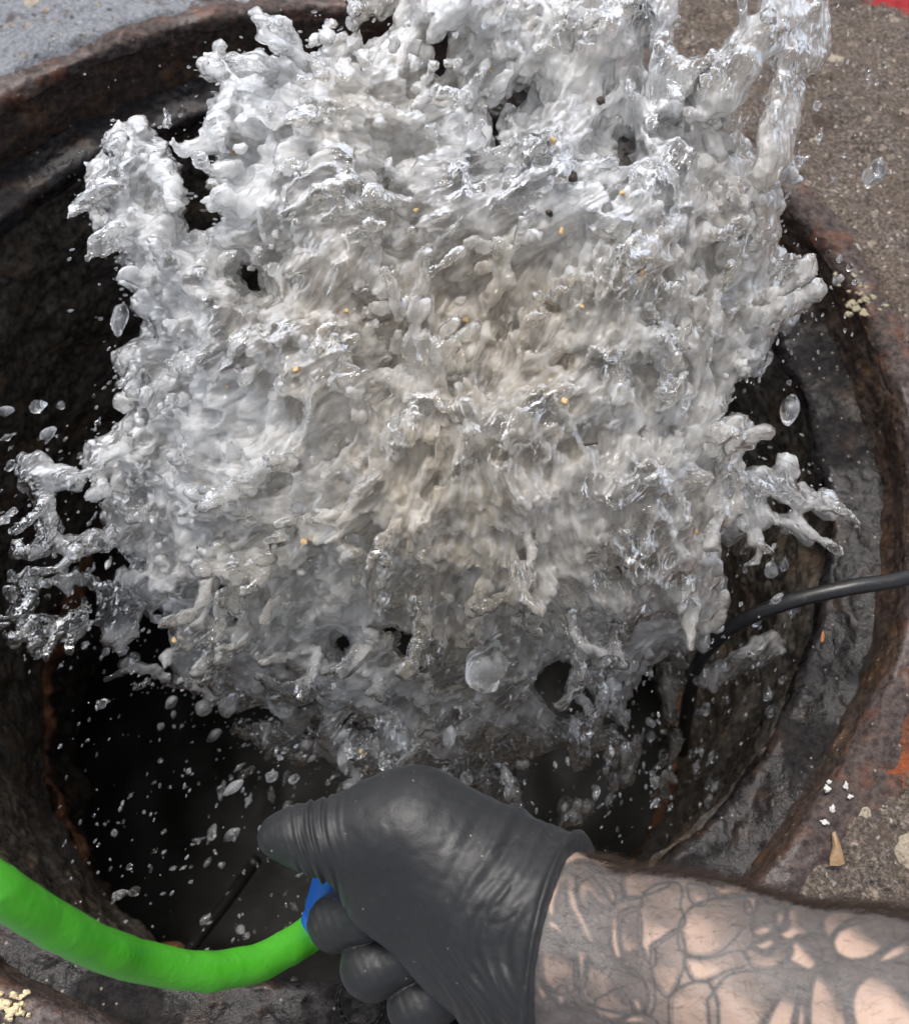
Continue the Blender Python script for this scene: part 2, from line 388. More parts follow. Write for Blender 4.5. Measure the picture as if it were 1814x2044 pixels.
QU = 1.0     # survey pixels per grid step are 4 / QU
def splash(name, poly, holes, depth, thick, rim, mat=M_SPLASH, step=3.2, dstep=.0015, pad=40, rough=1., blobs=(), clear=0., holeamp=.0, tear=.0):
    a = np.asarray(poly, float)
    u0, v0 = a.min(0) - pad; u1, v1 = a.max(0) + pad
    U = np.arange(u0, u1, step); Vv = np.arange(v0, v1, step)
    # coarse signed distance to the outline, then interpolated
    cs = step * 2
    Uc, Vc = np.meshgrid(np.arange(u0, u1 + cs * 2, cs), np.arange(v0, v1 + cs * 2, cs), indexing='ij')
    Sc = sdf2(poly, holes, Uc, Vc)
    Ug, Vg = np.meshgrid(U, Vv, indexing='ij')
    fi = (Ug - u0) / cs; fj = (Vg - v0) / cs; i = fi.astype(int); j = fj.astype(int); fi -= i; fj -= j
    Sg = (Sc[i, j] * (1 - fj) + Sc[i, j + 1] * fj) * (1 - fi) + (Sc[i + 1, j] * (1 - fj) + Sc[i + 1, j + 1] * fj) * fi
    Dm = depth(Ug, Vg)                                   # distance of the near face
    Dg = np.arange(Dm.min() - .035, Dm.max() + 2 * thick + .01, dstep)
    s = (Sg * Dm / PF).astype(np.float32)
    if tear:                                             # the falling skirt of the burst is torn into strands
        Q = uvd(Ug, Vg, .56 + 0 * Ug).astype(np.float32); Dq = drift(Q.reshape(-1, 3)).reshape(Q.shape).astype(np.float32)
        tn = (nz(Q + Dq * .006, .030, 2) + nz(Q - Dq * .006, .030, 2)) * .62 + .6 * nz(Q, .014, 1)
        low = sstep(1180, 1500, Vg) + .55 * sstep(420, 230, Ug) * sstep(900, 1150, Vg)
        s = s - (tear * np.clip(tn - 1.75 + 1.62 * low, 0, 2.3) * sstep(.02, .25, low)).astype(np.float32)
    q = np.clip(1 - s / rim, 0, None)
    mid = (Dm + thick * (1 - .0 * q)).astype(np.float32)
    phi = np.empty((len(U), len(Vv), len(Dg)), np.float32)
    for k, d in enumerate(Dg):
        phi[:, :, k] = rim * (np.sqrt(q * q + ((d - mid) / thick) ** 2) - 1)
    far = s < -.03
    phi[far] = np.maximum(phi[far], .02)
    band = np.abs(phi) < .022
    I, J, K = np.nonzero(band)
    P = uvd(U[I], Vv[J], Dg[K]).astype(np.float32)
    D = drift(P).astype(np.float32)
    n = .0060 * nz(P, .060, 0)
    n += .0042 * (1.1 - 1.5 * np.abs(nz(P + D * .004 * nz(P, .02, 1)[:, None], .030, 1)))      # rounded lobes, sharp creases
    n += .0020 * (1.0 - 1.4 * np.abs((nz(P, .0135, 2) + nz(P + D * .005, .0135, 2)) * .7))
    n += .0009 * (nz(P - D * .003, .0062, 0) + nz(P + D * .003, .0062, 0)) * .7
    sq = s[I, J]
    amp = np.where(sq > 0, np.clip(.30 + sq / .030, 0, 1), np.clip(.30 + .0 * sq, 0, 1)) * rough
    phi[I, J, K] -= (n * amp).astype(np.float32)
    if holeamp:
        g = nz(P, .034, 2); g2 = nz(P, .017, 0)
        phi[I, J, K] += holeamp * (np.clip(g + .5 * g2 - 1.25 + .55 * sstep(1180, 1520, Vv[J]), 0, 2) * (1 + 1.2 * sstep(1180, 1520, Vv[J]))).astype(np.float32)
    for (bu, bv, bd, br) in blobs:                       # round heads and beads of water joined on
        i0, i1 = np.searchsorted(U, [bu - (br * 1.8) * PF / bd, bu + (br * 1.8) * PF / bd]); j0, j1 = np.searchsorted(Vv, [bv - (br * 1.8) * PF / bd, bv + (br * 1.8) * PF / bd])
        k0, k1 = np.searchsorted(Dg, [bd - br * 1.8, bd + br * 1.8])
        if i1 <= i0 or j1 <= j0 or k1 <= k0: continue
        uu = (U[i0:i1, None, None] - bu) / PF * bd; vv = (Vv[None, j0:j1, None] - bv) / PF * bd; dd = Dg[None, None, k0:k1] - bd
        sb = np.sqrt(uu * uu + vv * vv + dd * dd) - br
        w = phi[i0:i1, j0:j1, k0:k1]; kk = .004
        hh = np.clip(kk - np.abs(w - sb), 0, None) / kk
        phi[i0:i1, j0:j1, k0:k1] = np.minimum(w, sb) - hh * hh * kk * .25
    I, J, K = np.nonzero(np.abs(phi) < .0045)
    P = uvd(U[I], Vv[J], Dg[K]).astype(np.float32); D = drift(P).astype(np.float32)
    phi[I, J, K] -= (.0012 * nz(P, .010, 1) + .0005 * (nz(P - D * .0025, .0052, 2) + nz(P + D * .0025, .0052, 2))).astype(np.float32)
    v, f = iso(phi); f = f[:, ::-1]            # froth: the faces look into the air pockets
    i = v[:, 0]; j = v[:, 1]; k = v[:, 2]
    Vw = uvd(u0 + i * step, v0 + j * step, Dg[0] + k * dstep)
    # drop crumbs
    o = mesh(name, Vw, f, mat)
    me = o.data
    D = drift(Vw)
    N = -normals(me)
    D = D - N * (D * N).sum(1)[:, None] * .6
    st = streak(Vw, D, .0030, 11, .0012, 1); fi = streak(Vw, D, .0019, 13, .0009, 0); st2 = streak(Vw, D, .0062, 7, .003, 2)
    setco(me, Vw + N * (.00026 * st + .00030 * st2 + .00013 * fi)[:, None] * rough)
    lump = nz(Vw, .045, 1)
    u, vv, d = project(Vw)
    silt = np.exp(-(((u - 900) / 560) ** 2 + ((vv - 920) / 560) ** 2)) * 1.05 + .25 * nz(Vw, .07, 2)
    stand = depth(u, vv) + .002 - d
    cl = clear + .22 * sstep(0, .010, stand) + .27 * sstep(1150, 1560, vv) + .25 * sstep(420, 180, u) * sstep(700, 1200, vv)
    for k_, val in (('streak', st * .6 + st2 * .5), ('fine', fi), ('lump', lump), ('silt', np.clip(silt, 0, 1)), ('clear', cl)):
        at = me.attributes.new(k_, 'FLOAT', 'POINT'); at.data.foreach_set('value', np.asarray(val, np.float32))
    return o

def fingers(poly, depth, n, seed, lo=.003, hi=.0075, reach=.03, inward=.0):
    """beaded fingers of water that leave the outline"""
    r = np.random.default_rng(seed); a = np.asarray(poly, float); b = np.roll(a, -1, 0)
    ln = np.linalg.norm(b - a, axis=1); c = np.cumsum(ln); out = []
    area = np.sum(a[:, 0] * b[:, 1] - b[:, 0] * a[:, 1])
    for _ in range(n):
        x = r.random() * c[-1]; k = int(np.searchsorted(c, x)); k = min(k, len(a) - 1)
        t = r.random(); p = a[k] * (1 - t) + b[k] * t; e = (b[k] - a[k]) / (ln[k] + 1e-6)
        nr = np.array([e[1], -e[0]]) * (1 if area > 0 else -1)
        ang = r.normal() * .5; dr = np.array([nr[0] * math.cos(ang) - nr[1] * math.sin(ang), nr[0] * math.sin(ang) + nr[1] * math.cos(ang)])
        L = reach * r.random() ** 1.7; d = float(depth(np.array(p[0]), np.array(p[1]))) + .02 + r.normal() * .014
        m = max(2, int(L / .004)); r0 = lo + (hi - lo) * r.random() ** 2
        for q in range(m + 1):
            f = q / m; rad = r0 * (1 - .55 * math.sin(f * math.pi * .8)) * (.8 + .4 * r.random())
            if q == m: rad = r0 * (.9 + .3 * r.random())
            w = p + dr * (L * f - .006) * PF / d
            out.append((w[0], w[1], d + r.normal() * .002, max(rad, .0022)))
    return out
def beads(poly, depth, n, seed, lo=.0025, hi=.007, lift=.006):
    """drops and lobes riding on the near face"""
    r = np.random.default_rng(seed); a = np.asarray(poly, float); out = []
    lo_, hi_ = a.min(0), a.max(0)
    U = lo_ + r.random((n * 3, 2)) * (hi_ - lo_); s = sdf2(poly, [], U[:, 0], U[:, 1])
    U = U[s > 8][:n]
    for (u, v) in U:
        d = float(depth(np.array(u), np.array(v))) - lift * r.random() + .004
        rad = lo + (hi - lo) * r.random() ** 3
        out.append((u, v, d, rad))
    return out

def tongues(poly, depth, n, seed, given=(), size=1.):
    """smooth fingers with round heads that stand off the near face and run along the drift"""
    r = np.random.default_rng(seed); a = np.asarray(poly, float); lo, hi = a.min(0), a.max(0); out = []
    X = lo + r.random((n * 4, 2)) * (hi - lo); sd = sdf2(poly, [], X[:, 0], X[:, 1]); X = X[sd > 14][:n]
    L = [(x, y, None, None) for x, y in X] + list(given)
    for (x, y, x1, y1) in L:
        d = float(depth(np.array(x), np.array(y)))
        if x1 is None:
            P = uvd(np.array([x]), np.array([y]), np.array([d])); D = drift(P)[0]
            e = np.array([D @ M[:, 0], -(D @ M[:, 1])]); out_ = np.array([x - 900, y - 1000]); e = e * (1 if e @ out_ > 0 else -1)
            e = e + .25 * r.normal(size=2); e /= np.linalg.norm(e)
            ln = r.uniform(.012, .040) * PF / d; x1, y1 = x + e[0] * ln, y + e[1] * ln; r0 = r.uniform(.0016, .0034) * size
        else: r0 = r.uniform(.0036, .0052)
        ln = math.hypot(x1 - x, y1 - y) * d / PF; m = max(3, int(ln / (r0 * .55))); lift = r.uniform(.004, .014); ph = r.uniform(0, 6); bend = r.normal() * .18
        for q in range(m + 1):
            f = q / m; rad = r0 * (1.15 - .50 * f + .16 * math.sin(ph + f * 9) + .10 * math.sin(ph * 2 + f * 21))
            w = bend * math.sin(f * math.pi)
            out.append((x + (x1 - x) * f - (y1 - y) * w, y + (y1 - y) * f + (x1 - x) * w, d + .012 - (lift + .010) * f ** .7, max(rad, .0013)))
    return out

MAIN = [(800, -50), (805, 30), (770, 85), (715, 95), (690, 70), (650, 60), (600, 95), (560, 108), (520, 100), (500, 118), (470, 112), (430, 108), (416, 128), (425, 160), (440, 178), (428, 210), (420, 260), (414, 300),
        (425, 340), (436, 370), (430, 405), (445, 440), (420, 462), (372, 500), (352, 470), (348, 425), (356, 375), (338, 322), (300, 290), (276, 262), (240, 252), (222, 270), (214, 312), (176, 352), (192, 390), (212, 425), (206, 452),
        (240, 470), (246, 520), (262, 570), (272, 620), (300, 668), (262, 682), (232, 705), (236, 745), (262, 790), (262, 830), (225, 870), (182, 892), (178, 930), (198, 985), (212, 1050), (238, 1090), (262, 1120), (250, 1160),
        (268, 1210), (300, 1250), (245, 1290), (265, 1350), (330, 1372), (395, 1392), (450, 1412), (520, 1400), (560, 1440), (470, 1452), (540, 1480), (640, 1500), (690, 1560), (760, 1630), (900, 1660), (1050, 1660), (1180, 1620), (1260, 1560),
        (1290, 1480), (1240, 1400), (1290, 1330), (1340, 1290), (1400, 1292), (1440, 1230), (1446, 1150), (1432, 1080), (1452, 1000), (1462, 920), (1488, 868), (1470, 832), (1430, 850), (1440, 810), (1462, 762), (1520, 738), (1540, 690), (1556, 640),
        (1590, 605), (1560, 575), (1560, 520), (1545, 490), (1556, 450), (1562, 400), (1552, 365), (1596, 335), (1560, 325), (1500, 330), (1478, 300), (1478, 230), (1440, 215), (1400, 190), (1375, 150), (1350, 110), (1310, 60), (1330, -50)]
HOLES = [[(858, 70), (890, 60), (905, 110), (895, 170), (865, 165)], [(975, 225), (1000, 215), (1004, 300), (990, 330), (980, 280)], [(762, 350), (778, 340), (790, 420), (780, 490), (768, 440)],
         [(455, 545), (480, 512), (520, 545), (540, 590), (490, 600)], [(278, 350), (300, 345), (306, 420), (292, 422)], [(470, 300), (488, 305), (480, 330), (466, 322)], [(1225, 270), (1250, 262), (1262, 300), (1240, 320)],
         [(440, 1160), (480, 1130), (498, 1180), (470, 1230), (430, 1200)], [(660, 1270), (700, 1260), (705, 1300), (670, 1300)], [(1285, 125), (1300, 90), (1312, 130), (1300, 180), (1284, 190)],
         [(255, 575), (275, 600), (285, 660), (262, 660)], [(1020, 205), (1045, 195), (1030, 225)], [(700, 1430), (760, 1440), (750, 1470), (705, 1465)], [(820, 1290), (830, 1330), (810, 1345)]][:-1]
def d_main(u, v):
    d = .485 + .13 * sstep(950, 1650, v) + .035 * sstep(500, -50, v)
    d = d + .055 * sstep(750, 150, u) + .05 * sstep(1250, 1600, u) * sstep(1300, 500, v)
    d = d + .03 * np.cos((u - 900) / 190.) * np.cos((v - 400) / 230.) * .4
    return d
GIVEN = [(560, 1130, 400, 1140), (1060, 1090, 950, 1215), (1100, 1120, 1060, 1250), (1400, 900, 1470, 850), (1330, 960, 1470, 862), (860, 760, 900, 880), (850, 800, 820, 870), (700, 1090, 705, 1110), (1160, 240, 1110, 330), (1010, 330, 960, 240),
         (640, 190, 840, 235), (560, 140, 470, 130), (470, 180, 440, 300), (260, 420, 240, 280), (310, 330, 345, 420), (1250, 640, 1235, 790), (1150, 660, 1060, 720), (1130, 1230, 1180, 1300), (980, 1290, 960, 1350), (880, 1250, 830, 1330),
         (500, 1190, 440, 1195), (560, 1290, 450, 1310), (1440, 1000, 1420, 1090), (1300, 1010, 1440, 960), (1500, 640, 1560, 600), (1390, 560, 1270, 520)]
tag(splash('water_burst', MAIN, HOLES, d_main, .042, .030, blobs=fingers(MAIN, d_main, 150, 3, .0022, .0045, .011) + beads(MAIN, d_main, 260, 5, .0014, .0032) + tongues(MAIN, d_main, 170, 8, GIVEN), holeamp=.013, tear=.045),
    'huge grey white burst of churned dirty water shooting up out of the open drain', 'water burst')

def thin(name, label, cat, poly, holes, d0, seed, thick=.008, rim=.008, slope=0., nb=10):
    dep = lambda u, v: d0 + slope * (np.asarray(v, float) - np.asarray(poly)[:, 1].mean()) + .008 * np.sin(np.asarray(u, float) / 60. + seed)
    o = splash(name, poly, holes, dep, thick, rim, rough=.50, clear=.10, dstep=.0012, blobs=fingers(poly, dep, nb * 3, seed, .0008, .0020, .006) + tongues(poly, dep, nb // 2, seed + 1, (), .5), holeamp=.007)
    return tag(o, label, cat, 'jets and tongues of water around the burst')
thin('water_jet', 'tall arched jet of water thrown over the brown concrete at upper right', 'water jet', [(1380, 190), (1392, 160), (1430, 118), (1480, 70), (1508, 30), (1515, -50), (1640, -50), (1655, 40), (1652, 108), (1630, 140), (1606, 150), (1600, 200), (1588, 260), (1565, 330), (1530, 370), (1500, 345), (1525, 270), (1548, 200),
     (1557, 140), (1545, 112), (1520, 108), (1500, 150), (1470, 190), (1440, 235), (1400, 250)], [], .500, 11, nb=16)
thin('water_jet', 'lumpy strand of water rising just left of the tall arched jet', 'water jet', [(1285, -50), (1368, -50), (1352, 20), (1332, 62), (1348, 112), (1372, 140), (1366, 178), (1345, 230), (1300, 260), (1280, 200), (1302, 120), (1296, 60), (1280, 0)], [], .500, 12)
thin('water_jet', 'thin straight finger of water pointing at the upper left rim', 'water jet', [(500, 28), (512, 16), (530, 24), (570, 60), (610, 88), (650, 120), (640, 150), (600, 118), (560, 84), (522, 50)], [], .530, 13, .006, .005, nb=2)
thin('water_jet', 'small forked tuft of water against the top rim', 'water jet', [(676, -50), (690, 10), (684, 40), (700, 62), (722, 40), (740, 38), (764, 56), (782, 20), (800, -50)], [(708, 0), (722, 0), (716, 25)][:0], .540, 14, .008, .006, nb=6)
thin('water_spray', 'ragged tongue of spray with a round head against the dark left wall', 'water spray', [(28, 940), (42, 912), (76, 908), (100, 936), (150, 942), (168, 956), (130, 972), (106, 986), (112, 1020), (132, 1058), (196, 1052), (230, 1080), (200, 1100), (150, 1118), (110, 1102), (60, 1117), (22, 1112), (30, 1086), (74, 1070), (84, 1030), (72, 986), (40, 966)], [], .555, 15, nb=12)
thin('water_spray', 'lowest left curl of spray, a torn sheet with two gaps', 'water spray', [(8, 1190), (28, 1150), (60, 1136), (110, 1150), (160, 1130), (230, 1160), (290, 1205), (290, 1280), (240, 1305), (206, 1290), (180, 1262), (140, 1272), (100, 1288), (76, 1312), (40, 1282), (14, 1288), (10, 1240)],
     [[(72, 1195), (112, 1185), (130, 1228), (88, 1242)], [(150, 1176), (192, 1188), (182, 1230), (150, 1214)]], .585, 16, nb=14)
thin('water_spray', 'pointed splash of water reaching the right rim above the black cable', 'water spray', [(1425, 985), (1450, 955), (1500, 932), (1545, 945), (1558, 912), (1584, 916), (1592, 960), (1622, 985), (1660, 990), (1678, 1026), (1650, 1032), (1612, 1018), (1602, 1042), (1626, 1082), (1600, 1090), (1570, 1062), (1540, 1052), (1500, 1062), (1450, 1085), (1420, 1060)],
     [[(1528, 992), (1588, 1000), (1572, 1032), (1534, 1022)]], .560, 17, nb=12)
thin('water_spray', 'branched strand of water falling below the black cable', 'water spray', [(1290, 1300), (1318, 1282), (1346, 1284), (1362, 1310), (1400, 1330), (1440, 1315), (1500, 1282), (1545, 1264), (1566, 1280), (1556, 1306), (1512, 1326), (1470, 1352), (1420, 1372), (1372, 1368), (1348, 1402), (1356, 1450), (1372, 1490), (1346, 1532), (1346, 1572), (1310, 1597), (1298, 1575), (1326, 1530), (1330, 1480), (1322, 1420), (1312, 1360)], [], .630, 18, nb=12)
thin('water_spray', 'short finger of spray flung at the yellow crumbs on the right rim', 'water spray', [(1500, 600), (1535, 556), (1560, 545), (1580, 575), (1612, 578), (1640, 548), (1672, 548), (1682, 556), (1648, 578), (1618, 604), (1590, 632), (1548, 662), (1515, 670)], [], .535, 19, .007, .006, nb=6)
thin('water_spray', 'loose fringe of dim water above the gloved thumb', 'water spray', [(470, 1450), (560, 1430), (640, 1400), (720, 1390), (790, 1420), (830, 1470), (800, 1510), (770, 1560), (720, 1570), (690, 1530), (640, 1510), (600, 1530), (560, 1500), (510, 1480)], [[(610, 1440), (650, 1440), (640, 1480), (612, 1470)]], .66, 20, nb=18)
#SPLASHEND

# ------------------------------------------------------------------ the person: gloved hand and tattooed forearm
def cap(Pm, a, b, ra, rb):
    """distance to a capsule that tapers from radius ra at a to rb at b"""
    ab = b - a; L2 = float(ab @ ab) + 1e-12
    t = np.clip(((Pm - a) @ ab) / L2, 0, 1)
    return np.linalg.norm(Pm - a - t[..., None] * ab, axis=-1) - (ra + (rb - ra) * t)
def smin(a, b, k):
    h = np.clip(k - np.abs(a - b), 0, None) / k
    return np.minimum(a, b) - h * h * k * .25

ARM = {}
J = dict(tip=(556, 1670, .420), tip2=(590, 1668, .420), ip=(655, 1674, .420), ipm=(735, 1664, .420), mcp=(826, 1656, .420), mid=(950, 1758, .418), wri=(1085, 1872, .413), fa=(1400, 1962, .390), elb=(2050, 2130, .345),
         low0=(770, 1788, .424), low1=(905, 1890, .422), low2=(1035, 1985, .418), heel=(1075, 1975, .416), bk0=(850, 1720, .472), bk1=(905, 1840, .478), bk2=(960, 1950, .472))
J = {k: cm(*v) for k, v in J.items()}
def capsules(P, off):
    c = lambda a, b, ra, rb: cap(P, J[a], J[b], ra + off, rb + off)
    d = c('tip', 'tip2', .0082, .0112)
    for x, k in ((c('tip2', 'ip', .0112, .0146), .004), (c('ip', 'ipm', .0146, .0165), .006), (c('ipm', 'mcp', .0165, .0192), .008), (c('mcp', 'mid', .0192, .0285), .014), (c('mid', 'wri', .0285, .0335), .016),
                 (c('low0', 'low1', .0105, .0150), .020), (c('low1', 'low2', .0150, .0190), .014), (c('low2', 'heel', .0190, .027), .012), (c('wri', 'fa', .0345, .0355), .020), (c('fa', 'elb', .0355, .046), .020),
                 (c('bk0', 'mid', .013, .022), .012), (c('bk1', 'wri', .013, .024), .012), (c('bk2', 'heel', .013, .022), .012), (c('low0', 'mcp', .009, .016), .022)):
        d = smin(d, x, k)
    return d
FING = [  # knuckle, middle joint, end joint, tip: (u, v, depth, radius)
    [(850, 1720, .480, .011), (705, 1800, .474, .0108), (670, 1842, .446, .0106), (735, 1835, .434, .0085)],
    [(890, 1800, .482, .011), (765, 1895, .466, .0114), (744, 1930, .440, .0122), (830, 1905, .432, .009)],
    [(930, 1880, .480, .011), (850, 1965, .464, .0114), (838, 2005, .438, .0122), (915, 1975, .430, .009)],
    [(975, 1960, .478, .010), (905, 2040, .464, .0098), (900, 2082, .444, .0102), (975, 2045, .434, .008)]]
def finger_sdf(P, off):
    d = None
    for f in FING:
        e = None
        for (a, b) in zip(f[:-1], f[1:]):
            x = cap(P, cm(*a[:3]), cm(*b[:3]), a[3] + off, b[3] + off)
            e = x if e is None else smin(e, x, .006)
        d = e if d is None else smin(d, e, .0015)
    return d
AXW, AXE = J['wri'], J['fa']
AX = (J['elb'] - J['wri']) / np.linalg.norm(J['elb'] - J['wri'])
CUFFN = np.array([.80, -.30, .0]) + 0; 
CUFFC = cm(1136, 1872, .413)
CUFFN = (AX * 1.0); CUFFN = CUFFN / np.linalg.norm(CUFFN)

def grid(u0, u1, v0, v1, d0, d1, st, ds):
    return np.arange(u0, u1, st), np.arange(v0, v1, st), np.arange(d0, d1, ds)
def field(gr, fn):
    U, Vv, Dg = gr; phi = np.empty((len(U), len(Vv), len(Dg)), np.float32)
    for a in range(0, len(U), 40):
        uu, vv, dd = np.meshgrid(U[a:a + 40], Vv, Dg, indexing='ij')
        P = np.stack([(uu - PW / 2) / PF * dd, -(vv - PH / 2) / PF * dd, dd], -1)
        phi[a:a + 40] = fn(P)
    return phi
def field_mesh(gr, phi):
    U, Vv, Dg = gr; v, f = iso(phi)
    u = U[0] + v[:, 0] * (U[1] - U[0]); w = Vv[0] + v[:, 1] * (Vv[1] - Vv[0]); d = Dg[0] + v[:, 2] * (Dg[1] - Dg[0])
    return uvd(u, w, d), f, np.stack([(u - PW / 2) / PF * d, -(w - PH / 2) / PF * d, d], -1)

def mat_glove():
    t = NT('black_nitrile'); p = t.pos(); 
    a = t.noise(p, 55, 4, .6); b = t.noise(p, 900, 2, .5); c = t.noise(p, 260, 4, .7)
    base = t.mix(a, (.008, .0082, .009), (.014, .0136, .0138))
    base = t.mix(t.ramp(c, .62, .76, 0, .45), base, (.10, .085, .07))                    # dried splashes of dirt
    v = t.vor(p, 420); sp = t.math('MULTIPLY', t.ramp(v.outputs['Distance'], .16, .10), t.ramp(t.xyz(v.outputs['Color'])[0], .96, .975))
    base = t.mix(sp, base, (.4, .36, .3))
    h = t.math('ADD', t.math('MULTIPLY', b, .12), t.math('ADD', t.math('MULTIPLY', c, .35), a))
    return t.done(t.bsdf(Base_Color=base, Roughness=t.ramp(a, .3, .7, .44, .56), Specular_IOR_Level=.5, Normal=t.bump(h, .35, .0015), Sheen_Weight=.06, Sheen_Roughness=.5, Sheen_Tint=(.75, .85, 1.)))
def mat_skin():
    t = NT('tattooed_skin'); p = t.pos(); ink = t.attr('ink')
    n1 = t.noise(p, 60, 4, .6); n2 = t.noise(p, 500, 3, .6)
    skin = t.mix(n1, (.40, .275, .21), (.50, .36, .28))
    skin = t.mix(t.math('MULTIPLY', t.ramp(n2, .5, .75), .3), skin, (.50, .27, .2))
    inkc = t.mix(t.noise(p, 90, 4, .6), (.040, .043, .047), (.088, .083, .081))
    col = t.mix(t.math('MULTIPLY', ink, t.ramp(n2, .2, .6, .90, 1.)), skin, inkc)
    v = t.vor(p, 650, 'DISTANCE_TO_EDGE'); h = t.math('ADD', t.math('MULTIPLY', t.ramp(v.outputs['Distance'], 0, .25), .6), n2)
    return t.done(t.bsdf(Base_Color=col, Roughness=.5, Subsurface_Weight=.06, Subsurface_Radius=(1, .4, .2), Subsurface_Scale=.004, Specular_IOR_Level=.4, Normal=t.bump(h, .25, .0004)))

person = bpy.data.objects.new('person', None); COL.objects.link(person); person.location = Vector(uvd(1400, 1962, .39))
tag(person, 'tattooed forearm reaching in from the right, black gloved hand gripping the green hose', 'person')
bpy.context.view_layer.update()
PL = np.array(person.location)

# skin: one continuous body, forearm and hand (the hand is inside the glove)
gr = grid(470, 2040, 1500, 2330, .325, .510, 3.4, .0011)
phi = field(gr, lambda P: smin(capsules(P, -.0030), finger_sdf(P, -.0030), .004))
V, F, Pm = field_mesh(gr, phi)
skin = mesh('body', V - PL, F, mat_skin(), person)
N = normals(skin.data)
V = V + N * (.00045 * nz(V, .022, 1) + .0002 * nz(V, .006, 0))[:, None]
setco(skin.data, V - PL)

